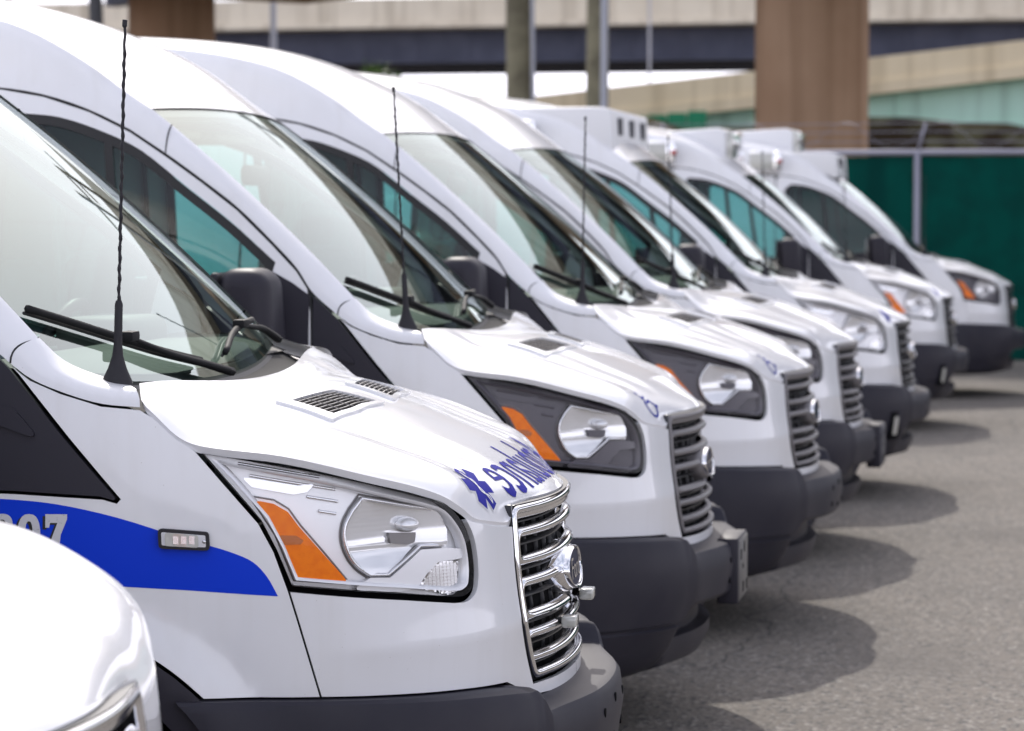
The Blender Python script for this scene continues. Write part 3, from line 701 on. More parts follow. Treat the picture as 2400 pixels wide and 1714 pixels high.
# swept bar below the bowl and corner lamp
part('lamp_swept_bar',wpanel(fillet([(.914,.947),(.866,.944),(.780,.996),(.70,.993),(.645,.986),(.642,.966),(.73,.966),(.768,.944),(.795,.918),(.84,.913),(.96,.924)],.01,3),-.016,h=.02,depth=.02,inset=0),'lamp_white',parent=LAMP,both=True)
TURN=[(.783,.914),(.735,.960),(.706,.964),(.642,.960),(.640,.917),(.662,.896),(.692,.892)]
def turnfn(Q): return Wn(Q,-.03+.0032*np.sin(Q[:,0]*2*np.pi/.0125))
part('corner_lamp',panel(fillet(TURN,.008,3),turnfn,h=.004,depth=0,inset=0,flip=True)[:2],'lamp_ribs',parent=LAMP,both=True)
for a,b,zz in ((1.20,1.02,0),(1.175,.985,-.025),(1.05,.98,-.07),(1.025,.985,-.10)):
    z0=1.187+zz; P=np.stack([np.linspace(a,b,8),np.linspace(z0,z0-(a-b)*.17,8)],1)
    part('lamp_step',surf_tube(P,lambda P,o:Wn(P,o),.006,.004,.001,closed=False,base=-.034),'satin',parent=LAMP,both=True)
part('indicator_blade',wpanel(fillet([(1.195,1.160),(1.07,1.140),(1.03,1.143),(1.05,1.126),(1.08,1.122),(1.17,1.138)],.008,3),-.03,h=.02,depth=.02,inset=0),'satin',parent=LAMP,both=True)
LENS=part('lamp_lens',wpanel(HL,.001,h=.025,depth=.012,inset=.007),'clear',parent=LAMP,both=True)
# --- wipers
def glp(t,s,o): return GL(np.array([(t,s)]),o)[0]
WP=[]
for pts,arm in (([(-.975,.172),(-.75,.125),(-.45,.066),(-.18,.026)],[(-.02,-.02),(-.2,.012),(-.42,.050),(-.58,.092)]),([(.10,.035),(.35,.075),(.62,.085),(.80,.078)],[(.90,-.01),(.80,.040),(.64,.066),(.50,.085)])):
    w=part('wiper',tube([glp(t,s,.016) for t,s in np.array(crom(pts,5))],.0085,6),'wiper'); WP.append(w)
    part('wiper_arm',tube([glp(t,s,.022) for t,s in np.array(crom(arm,5))],np.linspace(.011,.006,16),6),'wiper',parent=w)
    part('wiper_clip',box(glp(arm[-1][0],arm[-1][1],.026),(.032,.06,.022)),'wiper',parent=w,bev=.006)
    part('wiper_blade',tube([glp(t,s,.004) for t,s in np.array(crom(pts,5))],.004,4),'rubber',parent=w)
# --- antenna
ab=np.array([-.858,-.872,1.343])
ANT=part('antenna',(lambda G:grid(G,closed_v=True))(np.array([[np.array([r*math.cos(a)*1.25,r*math.sin(a),h]) for a in np.linspace(0,2*np.pi,16,endpoint=False)] for r,h in ((.027,-.012),(.026,.008),(.016,.035),(.0095,.06),(.0072,.085),(.0068,.168),(.0045,.175))])),'black',sh=60)
ANT.location=ab
hh=np.linspace(.172,.750,260); tilt=np.stack([.0007*np.sin(hh*150),.0007*np.cos(hh*150),hh],1)
part('antenna_mast',tube(tilt,.0030+.0012*np.sin(hh*150)**2*(hh<.69)+.0024*(hh>.735),7),'black',parent=ANT)
# --- mirrors
def rbox(lo,hi,r,seg=4):
    me=bpy.data.meshes.new('t'); lo=np.array(lo);hi=np.array(hi); v,f=box((lo+hi)/2,hi-lo); me.from_pydata(v.tolist(),[],f); bm=bmesh.new(); bm.from_mesh(me)
    bmesh.ops.bevel(bm,geom=bm.edges[:],offset=r,segments=seg,profile=.5,affect='EDGES'); V=np.array([x.co[:] for x in bm.verts]); F=[tuple(x.index for x in g.verts) for g in bm.faces]; bm.free(); bpy.data.meshes.remove(me); return V,F
mv,mf=rbox((-1.365,-1.275,1.215),(-1.180,-1.045,1.538),.06,5)
k=(mv[:,2]-1.215)/.323; mv[:,0]+=-.02*k*(mv[:,0]>-1.27); mv[:,0]+=.03*(1-k)*(mv[:,0]<-1.30)
MIR=part('door_mirror',(mv,mf),'trim',parent=DOOR,both=True)
fv,ff=rbox((-1.378,-1.268,1.23),(-1.352,-1.052,1.525),.012,2); part('mirror_rim',(fv,ff),'black',parent=DOOR,both=True)
gv,gf=box((-1.379,-1.16,1.378),(.004,.185,.25)); part('mirror_glass',(gv,gf),'chrome',parent=DOOR,both=True,smooth=False)
part('mirror_arm',rbox((-1.33,-1.10,1.235),(-1.21,-.95,1.295),.02,2),'trim',parent=DOOR,both=True)
# --- cabin
db=np.array([[(-.90,y,1.335),(-1.02,y,1.375),(-1.20,y,1.38),(-1.30,y,1.34),(-1.34,y,1.22),(-1.28,y,.90)] for y in np.linspace(-.88,.88,9)]); part('dashboard',grid(db,flip=True),'dash',sh=40)
part('instrument_hood',rbox((-1.36,.28,1.34),(-1.16,.66,1.44),.035,3),'dash')
def torus(c,R_,r_,tilt):
    G=[]
    for a in np.linspace(0,2*np.pi,28,endpoint=False):
        row=[]
        for b in np.linspace(0,2*np.pi,7,endpoint=False):
            x,y,z=(R_+r_*math.cos(b))*math.cos(a),(R_+r_*math.cos(b))*math.sin(a),r_*math.sin(b)
            row.append((c[0]+z*math.cos(tilt)-x*math.sin(tilt),c[1]+y,c[2]+x*math.cos(tilt)+z*math.sin(tilt)))
        G.append(row)
    return grid(np.array(G),closed_u=True,closed_v=True)
SW=part('steering_wheel',torus((-1.43,.47,1.30),.19,.016,-.45),'black'); part('wheel_hub',rbox((-1.44,.39,1.24),(-1.36,.55,1.36),.02,2),'black',parent=SW)
for y in (-.47,.47):
    s=part('seat',rbox((-2.15,y-.24,.82),(-1.62,y+.24,1.0),.05,3),'seat')
    bv,bf=rbox((-2.28,y-.24,.95),(-2.14,y+.24,1.55),.05,3); bv[:,0]-=(bv[:,2]-.95)*.16; part('backrest',(bv,bf),'seat',parent=s)
    hv_,hf_=rbox((-2.40,y-.13,1.57),(-2.30,y+.13,1.78),.04,3); part('headrest',(hv_,hf_),'seat',parent=s)
part('cabin_floor',box((-1.9,0,.70),(1.3,1.8,.03)),'interior',smooth=False)
part('bulkhead',panel([(-.93,.70),(.93,.70),(.93,1.40),(.80,2.15),(-.80,2.15),(-.93,1.40)],lambda Q:np.c_[np.full(len(Q),-2.62),Q[:,0],Q[:,1]],h=.3,depth=0,inset=0)[:2],'interior')
ln=roofgrid(B3,C3,8)[0:34]; part('headliner',grid(ln-np.array([0,0,.045])),'liner')
part('sun_visor',rbox((-1.98,-.60,1.955),(-1.74,-.10,1.985),.012,2),'liner'); part('sun_visor',rbox((-1.98,.10,1.955),(-1.74,.60,1.985),.012,2),'liner')
part('rear_view_mirror',rbox((-1.60,-.13,1.80),(-1.56,.13,1.87),.018,2),'black')
# --- wheels
def wheel(xc,side):
    y0=side*.965; G=[];T=[]
    prof=[(.20,.00),(.22,.0),(.30,.012),(.335,.0),(.352,-.03),(.352,-.19),(.33,-.22),(.20,-.22)]
    G=np.array([[(xc+r*math.cos(a),y0+side*d,.352+r*math.sin(a)) for r,d in prof] for a in np.linspace(0,2*np.pi,36,endpoint=False)])
    wv=part('wheel',grid(G,closed_u=True,flip=side>0),'tyre',sh=40)
    prof=[(.0,-.035),(.07,-.035),(.09,-.06),(.16,-.055),(.19,-.02),(.205,.002)]
    G=np.array([[(xc+r*math.cos(a),y0+side*d,.352+r*math.sin(a)) for r,d in prof] for a in np.linspace(0,2*np.pi,36,endpoint=False)])
    part('rim',grid(G,closed_u=True,flip=side>0),'rim',parent=wv,sh=40)
for xc in (XW,XR):
    for s in (-1,1): wheel(xc,s)
# ================================================================== ground and vans in place
gm=mat('asphalt',(.27,.255,.235),.9,spec=.25)
t=gm.node_tree; b=t.nodes['Principled BSDF']; tcn=N(t,'ShaderNodeTexCoord')
def noise(sc,det=4,rough=.6):
    n=N(t,'ShaderNodeTexNoise'); n.inputs['Scale'].default_value=sc; n.inputs['Detail'].default_value=det; n.inputs['Roughness'].default_value=rough; t.links.new(tcn.outputs['Object'],n.inputs[0]); return n
def mixc(fac,a,bb,blend='MIX'):
    m=N(t,'ShaderNodeMixRGB',blend_type=blend); t.links.new(fac,m.inputs[0])
    for i,v in ((1,a),(2,bb)):
        if isinstance(v,tuple): m.inputs[i].default_value=(*v,1)
        else: t.links.new(v,m.inputs[i])
    return m.outputs[0]
def ramp(src,lo,hi):
    r=N(t,'ShaderNodeMapRange'); r.inputs[1].default_value=lo; r.inputs[2].default_value=hi; t.links.new(src,r.inputs[0]); return r.outputs[0]
vor=N(t,'ShaderNodeTexVoronoi'); vor.inputs['Scale'].default_value=62; t.links.new(tcn.outputs['Object'],vor.inputs[0])
sep=N(t,'ShaderNodeSeparateColor'); t.links.new(vor.outputs['Color'],sep.inputs[0])
c=mixc(ramp(noise(.9,5).outputs[0],.35,.7),(.216,.190,.160),(.160,.144,.124))
c=mixc(ramp(sep.outputs[0],.72,.95),c,(.34,.315,.28))
c=mixc(ramp(sep.outputs[1],.70,.92),c,(.08,.078,.076))
c=mixc(ramp(noise(160,2).outputs[0],.45,.75),c,(.12,.113,.105))
c=mixc(ramp(noise(.33,3,.5).outputs[0],.54,.70),c,(.118,.108,.097))
c=mixc(ramp(noise(2.6,2,.4).outputs[0],.70,.80),c,(.10,.092,.084))
cn=noise(1.7,3,.6); vm=N(t,'ShaderNodeMixRGB',blend_type='ADD'); vm.inputs[0].default_value=.35; t.links.new(tcn.outputs['Object'],vm.inputs[1]); t.links.new(cn.outputs['Color'],vm.inputs[2])
ck=N(t,'ShaderNodeTexVoronoi',feature='DISTANCE_TO_EDGE'); ck.inputs['Scale'].default_value=.42; t.links.new(vm.outputs[0],ck.inputs[0])
c=mixc(ramp(ck.outputs['Distance'],.004,.0005),c,(.085,.08,.074))
t.links.new(c,b.inputs['Base Color'])
bp=N(t,'ShaderNodeBump'); bp.inputs['Strength'].default_value=.6; bp.inputs['Distance'].default_value=.004; t.links.new(vor.outputs['Distance'],bp.inputs['Height']); t.links.new(bp.outputs[0],b.inputs['Normal'])
v,f=grid(np.array([[(x,y,0) for x in (-600,600)] for y in (-400,800)]),flip=True); obj('asphalt_lot',new_mesh('asphalt_lot',v,f,mats=[gm]),kind='structure')

SPOTS=[(-.158,-2.999,-4.0),(0,0,0),(-.085,2.926,.2),(.058,5.492,-3.0),(.056,8.16,-3.2),(.154,11.26,-1.6),(.183,16.906,-1.3),(.576,21.19,-.9)]
def swing(x,y,r,a=1.5,p=(-.4,-.8)):      # turn each van a little about its near front corner
    f=lambda t:(p[0]*math.cos(R(t))-p[1]*math.sin(R(t)),p[0]*math.sin(R(t))+p[1]*math.cos(R(t)))
    u,v_=f(r),f(r+a); return (x+u[0]-v_[0],y+u[1]-v_[1],r+a)
SPOTS=[SPOTS[0]]+[swing(*s,a) for s,a in zip(SPOTS[1:],(3.0,.9,2.0,2.4,2.2,2.0,2.0))]
VANS=[]
for i,(x,y,rz) in enumerate(SPOTS):
    o=VAN if i==0 else copy_tree(VAN)
    o.name='white_van'; o.location=(x,y,-.034 if i==0 else 0); o.rotation_euler=(0,0,R(rz)); o['category']='van'; o['group']='vans parked side by side'; o['label']='van'
    VANS.append(o)
# ================================================================== details that differ from van to van
FG,V0,V1,V2,V3,V4,V5,V6=VANS
def base(o): return o.name.split('.')[0]
def walk(o):
    for c in o.children:
        yield c; yield from walk(c)
def kids(o,name): return [c for c in walk(o) if base(c)==name]
def set_mat(o,m):
    for s in o.material_slots: s.link='OBJECT'; s.material=M[m]
def dress(v,grille=None,lamp=None,boss=None):
    for c in walk(v):
        n=base(c)
        if grille and n in ('grille_frame','grille_top_bar','grille_bottom_bar','grille_slat'): set_mat(c,grille)
        if boss and n=='badge_boss': set_mat(c,boss)
        if lamp and n in ('headlight','lamp_bezel','lamp_swept_bar','indicator_blade','lamp_step','bulb_holder','corner_lamp'): set_mat(c,lamp)
for v in (V1,V2,V3): dress(v,'grille_grey','lamp_dark','grille_grey')
dress(V4,'grille_black',None,'chrome'); dress(V5,'grille_black',None,'chrome'); dress(V6,'grille_black','lamp_dark','chrome')
for v,(tx,ty) in zip(VANS,((0,0),(.030,.0),(-.055,.0),(.018,0),(-.04,0),(-.03,0),(-.02,0),(0,0))):
    for a in kids(v,'antenna'): a.rotation_euler=(R(ty*57),tx,0)
def vpart(v,name,data,m,host=None,**k):
    p=v if host is None else kids(v,host)[0]
    return part(name,data,m,parent=p,**k)
# ---- decals on the hood: 2D shape (a across, b up the slope) thrown onto the hood along its normal
def on_frame(O,rot,lift):
    """flat decal frame tangent to the hood at the point nearest O, its b axis pointing up the slope, turned by rot"""
    h=BV.find_nearest(Vector(O)); O=np.array(h[0]); Nn=nrm(sum(np.array(BV.find_nearest(Vector(O+d))[1]) for d in np.array([(0,0,0),(.02,0,0),(-.02,0,0),(0,.02,0),(0,-.02,0)])))
    U=np.array([0,1.,0]); U=nrm(U-Nn*(U@Nn)); Vv=np.cross(Nn,U); c_,s_=math.cos(R(rot)),math.sin(R(rot)); U,Vv=U*c_+Vv*s_,Vv*c_-U*s_
    def f(Q): return np.array([hood_dir(O+U*q[0]+Vv*q[1]+Nn*.15,-Nn,lift) for q in Q])
    return f
def hoodfn(v2,f2,fn): return fn(np.asarray(v2)[:,:2]),f2
def star(r,w):
    """six-armed cross outline"""
    pts=[]
    for k in range(6):
        a=math.pi/2+k*math.pi/3; d=np.array([math.cos(a),math.sin(a)]); n=np.array([-d[1],d[0]])
        a2=a+math.pi/6; inner=np.array([math.cos(a2),math.sin(a2)])*(w/2/math.sin(math.pi/6))
        pts+=[d*r-n*w/2,d*r+n*w/2,inner]
    return np.array(pts)
STAR_O=(-.170,-.472,1.105)
def star_decal(v,r=.060,w=.034,snake=True):
    vpart(v,'decal_border',hoodfn(*fill2d(star(r+.005,w+.009),.012),on_frame(STAR_O,12,.0010)),'decal_white',host='hood')
    vpart(v,'medical_star',hoodfn(*fill2d(star(r,w),.012),on_frame(STAR_O,12,.0018)),'decal_blue',host='hood')
    if snake:
        b=np.linspace(-.85,.85,34)*r; ln=[np.stack([0*b,b],1),np.stack([.0075*np.sin(b/r*7)*(1-.3*b/r),b*.95],1)]
        vpart(v,'staff_and_snake',hoodfn(*strokes(ln,.0045),on_frame(STAR_O,12,.0026)),'decal_white',host='hood')
star_decal(V0); star_decal(V4,snake=False); star_decal(V5,r=.05,w=.03,snake=False)
# mirror-written word across the front of the hood
_cr=HR[::-1]; _cd=np.concatenate([[0],np.cumsum(np.linalg.norm(np.diff(_cr,axis=0),axis=1))])
def front_map(a,b,lift):
    """a across the van, b up the slope of the hood from its front edge"""
    x=np.interp(b,_cd,_cr[:,0]); xf=float(W(abs(a),1.06)[0])-float(W(0.,1.06)[0])
    return on_hood(x+xf*max(0,1-b/.25),a,lift)
tv,tf=text_mesh('Ambulance',.19,0,'CENTER',cuts=3,bold=0)
k=.74/(tv[:,0].max()-tv[:,0].min()); cx=(tv[:,0].max()+tv[:,0].min())/2
w3=np.array([front_map(-(x-cx)*k+.02,.034+y*1.15,.0016) for x,y,_ in tv])
vpart(V0,'mirrored_lettering',(w3,[f[::-1] for f in tf]),'decal_blue',host='hood',smooth=False)
# wheelchair symbols
def wheelchair(s):
    arc=[(-.02+.31*math.cos(a),-.14+.31*math.sin(a)) for a in np.linspace(R(118),R(352),26)]
    ln=[[(-.09,.36),(-.07,.20),(-.05,.02),(.20,.02),(.33,-.34),(.44,-.29)],[(-.07,.21),(.17,.21)],arc]
    ln=[resample(np.array(l)*s,.012*1.0,closed=False) for l in ln]
    v,f=strokes(ln,.078*s); hd=np.array([(.075*math.cos(t)-.095,.47+.075*math.sin(t)) for t in np.linspace(0,2*np.pi,14,endpoint=False)])*s
    v2,f2=fill2d(hd,.02); n=len(v); return np.vstack([v,v2]),list(f)+[tuple(i+n for i in g) for g in f2]
M['decal_pale']=mat('blue_line_vinyl',(.014,.03,.30),.5,spec=.1)
for v in (V1,V2): vpart(v,'wheelchair_symbol',hoodfn(*wheelchair(.112),on_frame((-.163,-.462,1.096),14,.0018)),'decal_pale',host='hood')
# ---- blue stripe, fleet number and side lamp on the second van
strp=[(1.118,.919),(1.140,.959),(1.168,.989),(1.214,1.010),(1.306,1.037),(1.445,1.080),(1.569,1.106),(1.665,1.115),(1.748,1.117)]
stq=crom(strp,4)
vpart(V0,'blue_stripe',wpanel(np.vstack([stq,[(1.748,.951),(1.60,.947),(1.492,.943),(1.306,.933)]]),.0008,h=.03,depth=0,inset=0),'blue',host='fender')
vpart(V0,'blue_stripe',wpanel([(1.759,.951),(1.759,1.117),(2.2,1.12),(2.866,1.10),(2.866,.955)],.0008,h=.05,depth=0,inset=0),'blue',host='door')
def digit(c):
    if c=='7': return [np.array([(.002,.086),(.002,.098),(.047,.098),(.047,.088),(.034,.055),(.028,0),(.010,0),(.014,.045),(.027,.080),(.012,.080),(.010,.070),(.002,.070)])],[]
    def se(cx,cy,a,b,n=24,p=2.6):
        t=np.linspace(0,2*np.pi,n,endpoint=False); return np.stack([cx+a*np.sign(np.cos(t))*np.abs(np.cos(t))**(2/p),cy+b*np.sign(np.sin(t))*np.abs(np.sin(t))**(2/p)],1)
    if c=='0': return [se(.024,.049,.024,.049)],[se(.024,.049,.008,.034)]
    t=np.vstack([se(.024,.072,.0225,.026)[0:13],se(.024,.026,.024,.026)[12:24]]); 
    return [t],[se(.024,.074,.008,.012,16),se(.024,.026,.008,.013,16)]
for i,c in enumerate('807'):
    o,h=digit(c); a0=i*.056
    fnm=lambda q,dx=0,dz=0:np.stack([1.706-(q[:,0]+a0+dx),.990+q[:,1]*.98+dz],1)
    for nm,dx,dz,off,mm in (('number_shadow',-.006,-.004,.0014,'rubber'),('fleet_number',0,0,.0020,'number')):
        vpart(V0,nm,wpanel(fnm(o[0],dx,dz),off,h=.012,depth=0,inset=0,holes=[fnm(x,dx,dz) for x in h]),mm,host='fender')
mk_=np.array([(1.360,1.060),(1.257,1.052),(1.255,1.014),(1.358,1.019)])
M['plate_silver']=mat('lamp_plate_silver',(.62,.62,.64),.45,metal=.3)
ML=vpart(V0,'side_marker_lamp',wpanel(fillet(mk_,.009,4),.014,h=.02,depth=.016,inset=0),'black')
part('lamp_plate',wpanel(fillet(offset_poly(ccw(mk_),.007),.003,2),.0152,h=.02,depth=.003,inset=0),'plate_silver',parent=ML)
part('lamp_lens',wpanel(fillet(np.array([(1.345,1.052),(1.278,1.046),(1.277,1.021),(1.344,1.025)]),.004,2),.019,h=.01,depth=.004,inset=0),'lampclear',parent=ML)
for k in range(3):
    u=1.328-k*.016; part('led',wpanel([(u,1.045),(u-.011,1.044),(u-.011,1.028),(u,1.029)],.0196,h=.01,depth=0,inset=0),'satin',parent=ML)
part('screw',cyl(W(1.266,1.033,.015),W(1.266,1.033,.0175),.004,8),'satin',parent=ML)
# grille strobes
for u,z in ((.165,.772),(-.20,.786)):
    c=Ws(np.array([(u,z)]),.012)[0]; s=vpart(V0,'grille_strobe',rbox(c-np.array([.012,.030,.013]),c+np.array([.022,.030,.013]),.005,2),'lampclear')
    part('strobe_bracket',rbox(c-np.array([.03,.012,.006]),c-np.array([.008,-.012,-.006]),.002,1),'black',parent=s)
# ---- plate brackets
def bracket(v,m):
    b=vpart(v,'plate_bracket',rbox((.03,-.15,.415),(.100,.15,.632),.006,2),'trim',host='front_bumper')
    part('plate_face',rbox((.096,-.138,.425),(.104,.138,.624),.003,1),m,parent=kids(v,'front_bumper')[0])
    for y,z in ((-.09,.575),(.02,.590),(-.02,.46),(.10,.455),(-.03,.53)): part('plate_slot',box((.1045,y,z),(.003,.022,.034 if z!=.53 else .014)),'void',parent=kids(v,'front_bumper')[0],smooth=False)
bracket(V1,'plate'); bracket(V3,'gear_dark')
# ---- fog lamps
for v in (V4,V5):
    for s in (1,-1):
        p=lambda q:Ws(np.array([(s*u,z) for u,z in q]),.0)
        f=lambda Q:Ws(Q*[s,1],.062)
        d=panel(fillet([(.60,.36),(.70,.36),(.70,.53),(.60,.53)],.02),lambda Q:Ws(Q*[s,1],.074),h=.03,depth=.02,inset=0,flip=s>0)
        part('fog_pocket',d[:2],'void',parent=kids(v,'front_bumper')[0])
        d=panel(fillet([(.632,.39),(.672,.39),(.672,.50),(.632,.50)],.01),lambda Q:Ws(Q*[s,1],.078),h=.03,depth=.006,inset=0,flip=s>0)
        part('fog_lamp',d[:2],'lampclear',parent=kids(v,'front_bumper')[0])
# ---- roof gear on the ambulances at the far end
def prism(poly,y0,y1):
    P=np.asarray(poly,float); n=len(P); V=np.vstack([np.c_[P[:,0],np.full(n,y0),P[:,1]],np.c_[P[:,0],np.full(n,y1),P[:,1]]])
    return V,[tuple(range(n)),tuple(range(2*n-1,n-1,-1))]+[(i,n+i,n+(i+1)%n,(i+1)%n) for i in range(n)][::1]
def visor(v,xf,z0,z1,xr,hw,slots=3):
    r=vpart(v,'roof_visor',prism([(xf,z0),(xf-.015,z1),(xf-.10,z1+.012),(xr,z1+.012),(xr,z1-.03),(xf-.02,z0-.03)],-hw,hw),'gear',bev=.02)
    part('visor_seal',tube([(xr,-hw-.002,z1-.03),(xf-.02,-hw-.002,z0-.03),(xf,-hw+.01,z0-.012),(xf+.004,hw-.01,z0-.012)],.010,6),'rubber',parent=r)
    for k in range(slots):
        y=-hw*.62+k*hw*.62; part('visor_slot',box((xf-.004,y,(z0+z1)/2+.03),(.02,.12,(z1-z0)*.40)),'gear_dark',parent=r,smooth=False)
    return r
visor(V4,-1.79,2.095,2.355,-2.36,.80); visor(V6,-1.68,2.09,2.31,-2.22,.78,2)
def side_lamp(v,x0,x1,z0,z1,red=True):
    for s in (-1,1):
        yo=s*.80
        a=rbox((x0,min(yo,yo+s*.15),z0),(x1,max(yo,yo+s*.15),z1),.03,3); l=vpart(v,'scene_lamp',a,'gear')
        part('lamp_glass',rbox((x0+.02,min(yo+s*.09,yo+s*.158),z0+.02),(x1-.05,max(yo+s*.09,yo+s*.158),z1-.02),.006,2),'lampclear',parent=l)
        part('lamp_chrome',rbox((x1-.06,min(yo+s*.11,yo+s*.162),z0+.01),(x1+.02,max(yo+s*.11,yo+s*.162),z1-.01),.015,2),'chrome',parent=l)
        if red: part('red_marker',rbox((x1-.02,min(yo+s*.14,yo+s*.168),(z0+z1)/2-.02),(x1+.03,max(yo+s*.14,yo+s*.168),(z0+z1)/2+.02),.008,2),'red',parent=l)
side_lamp(V4,-2.52,-2.26,2.14,2.29,False); side_lamp(V5,-2.52,-2.23,2.13,2.31); side_lamp(V6,-2.52,-2.22,2.14,2.33)
def beacon(v,x0,x1,z0,z1,hw):
    r=vpart(v,'roof_beacon',prism([(x1,z0-.06),(x1,z1-.02),(x1-.06,z1),(x0,z1-.03),(x0,z0)],-hw,hw),'gear',bev=.02)
    part('beacon_lens',rbox((x1-.06,-hw*.9,z0-.02),(x1+.05,hw*.9,z1-.01),.045,4),'lampclear',parent=r)
    for k in range(6): y=-hw*.75+k*hw*.3; part('beacon_reflector',rbox((x1-.02,y-.03,z0+.01),(x1+.035,y+.03,z1-.035),.01,1),'satin',parent=r)
beacon(V5,-2.35,-1.86,2.17,2.43,.50); beacon(V6,-2.70,-2.13,2.38,2.56,.50)
# ---- labels
LAB=[('white_van','white van in the foreground with chrome grille, cut off at the lower left corner'),
('ambulance_van','white ambulance van with blue stripe, fleet number and mirror-written hood lettering, in sharp focus'),
('passenger_van','white van with wheelchair symbol and grey grille next to the blue-striped ambulance'),
('passenger_van','white van with wheelchair symbol and grey grille, third fully seen from the left'),
('passenger_van','plain-hooded white van with grey grille and dark plate bracket, between wheelchair and star-marked vans'),
('ambulance_van','white ambulance with blue star on hood and slotted visor box above its windshield'),
('ambulance_van','white ambulance with small blue star, amber-sided clear headlight and roof-front beacon'),
('ambulance_van','white van last in the row by the green fence, with dark headlight')]
for v,(n,l) in zip(VANS,LAB): v.name=n; v['label']=l; v['category']='van'
for v in VANS: v['group']='white vans parked side by side in a row'
# ================================================================== background
BM={}
BM['conc']=mat('parapet_concrete',(.72,.65,.53),.85,noise=(.6,(.64,.57,.46),.4,.7))
BM['conc2']=mat('ramp_concrete',(.80,.68,.47),.85,noise=(.5,(.72,.60,.40),.4,.7))
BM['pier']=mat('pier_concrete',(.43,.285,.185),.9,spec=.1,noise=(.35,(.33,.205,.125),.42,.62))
BM['steel']=mat('blue_grey_steel',(.085,.092,.135),.6,spec=.2,noise=(.8,(.06,.066,.10),.4,.7))
BM['green']=mat('pale_green_steel',(.55,.80,.66),.6,noise=(.5,(.47,.72,.57),.4,.7))
BM['net']=mat('green_netting',(.02,.25,.12),.8)
BM['screen']=mat('green_fence_fabric',(.001,.062,.048),.9,spec=.08,noise=(3,(.002,.042,.034),.4,.7))
BM['galv']=mat('galvanised_steel',(.30,.30,.36),.5,metal=.2)
BM['wood']=mat('weathered_wood',(.22,.20,.13),.9,noise=(3,(.13,.115,.075),.4,.65),bump=(14,.5,.01))
BM['conduit']=mat('grey_conduit',(.42,.43,.48),.5,metal=.2)
BM['dark']=mat('dark_pole',(.05,.05,.055),.6)
BM['earth']=mat('dark_embankment',(.030,.022,.013),1,spec=.05,noise=(1.6,(.085,.08,.045),.45,.6))
BM['leaf']=mat('leaf',(.10,.20,.03),.6); BM['bark']=mat('bark',(.10,.075,.05),.9)
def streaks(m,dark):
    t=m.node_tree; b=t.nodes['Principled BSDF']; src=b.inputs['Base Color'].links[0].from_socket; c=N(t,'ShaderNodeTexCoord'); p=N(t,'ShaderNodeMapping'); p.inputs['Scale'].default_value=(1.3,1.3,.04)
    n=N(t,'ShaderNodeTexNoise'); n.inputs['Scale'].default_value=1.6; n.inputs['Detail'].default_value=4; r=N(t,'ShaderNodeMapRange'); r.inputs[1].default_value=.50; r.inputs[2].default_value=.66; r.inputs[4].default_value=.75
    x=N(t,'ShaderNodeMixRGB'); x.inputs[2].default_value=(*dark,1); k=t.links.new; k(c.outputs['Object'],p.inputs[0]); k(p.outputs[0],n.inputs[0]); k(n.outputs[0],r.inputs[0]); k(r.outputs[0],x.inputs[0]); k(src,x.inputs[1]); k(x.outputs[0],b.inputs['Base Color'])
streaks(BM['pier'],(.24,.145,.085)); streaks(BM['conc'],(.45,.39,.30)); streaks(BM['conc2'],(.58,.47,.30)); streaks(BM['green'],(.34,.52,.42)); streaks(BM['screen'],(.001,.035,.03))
def bobj(name,data,m,parent=None,smooth=False,**k):
    return obj(name,new_mesh(name,data[0],data[1],mats=[BM[m]],smooth=smooth),parent,**k)
# upper bridge, far behind: deck, parapets, girders with stiffeners
UB=empty('highway_bridge',(0,110,0),label='straight highway bridge with tan parapet and dark blue-grey girder, far behind',cat='bridge')
bobj('parapet',box((-20,0,10.48),(260,.4,1.06)),'conc',UB); bobj('parapet',box((-20,11,10.48),(260,.4,1.06)),'conc',UB)
bobj('deck',box((-20,5.5,9.86),(260,11.8,.20)),'conc',UB)
for y in (.9,4,7,10): bobj('girder',merge(box((-20,y,9.05),(260,.05,1.38)),box((-20,y,8.36),(260,.5,.06))),'steel',UB)
gs=bobj('stiffener',box((0,.86,9.05),(.10,.05,1.30)),'steel',UB); gs.location=(-100,0,0)
for k in range(1,70):
    c=gs.copy(); COL.objects.link(c); c.parent=UB; c.location=(-100+k*2.3,0,0)
for x in (-95,-55,25,65):
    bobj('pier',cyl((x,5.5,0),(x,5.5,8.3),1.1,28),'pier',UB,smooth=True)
# rising ramp with green girder
RB=empty('highway_ramp',(0,75,0),label='rising ramp with cream concrete parapet and pale green steel girder',cat='bridge')
def slab(x0,x1,za,zb,y0,y1,sl=.1035):   # z given at x=0
    P=[(x,y,z+x*sl) for x in (x0,x1) for y in (y0,y1) for z in (za,zb)]
    return np.array(P),[(0,1,3,2),(4,6,7,5),(0,4,5,1),(2,3,7,6),(0,2,6,4),(1,5,7,3)]
bobj('parapet',slab(-45,70,6.10,6.80,0,.4),'conc2',RB); bobj('deck_edge',slab(-45,70,5.74,6.10,-.08,9),'conc2',RB); bobj('parapet',slab(-45,70,6.10,6.80,8.6,9),'conc2',RB)
for y in (.5,3.5,6.5): bobj('girder',merge(slab(-45,70,4.36,5.74,y,y+.05),slab(-45,70,4.30,4.36,y-.25,y+.3)),'green',RB)
gs=bobj('stiffener',box((0,.47,5.05),(.06,.06,1.3)),'green',RB)
for k in range(-12,16):
    if k==0: continue
    c=gs.copy(); COL.objects.link(c); c.parent=RB; c.location=(k*4.,0,k*4.*.1035)
for x in (-30,24,55): bobj('pier',box((x,4.5,(4.3+x*.1035)/2),(1.2,7,4.3+x*.1035)),'conc',RB)
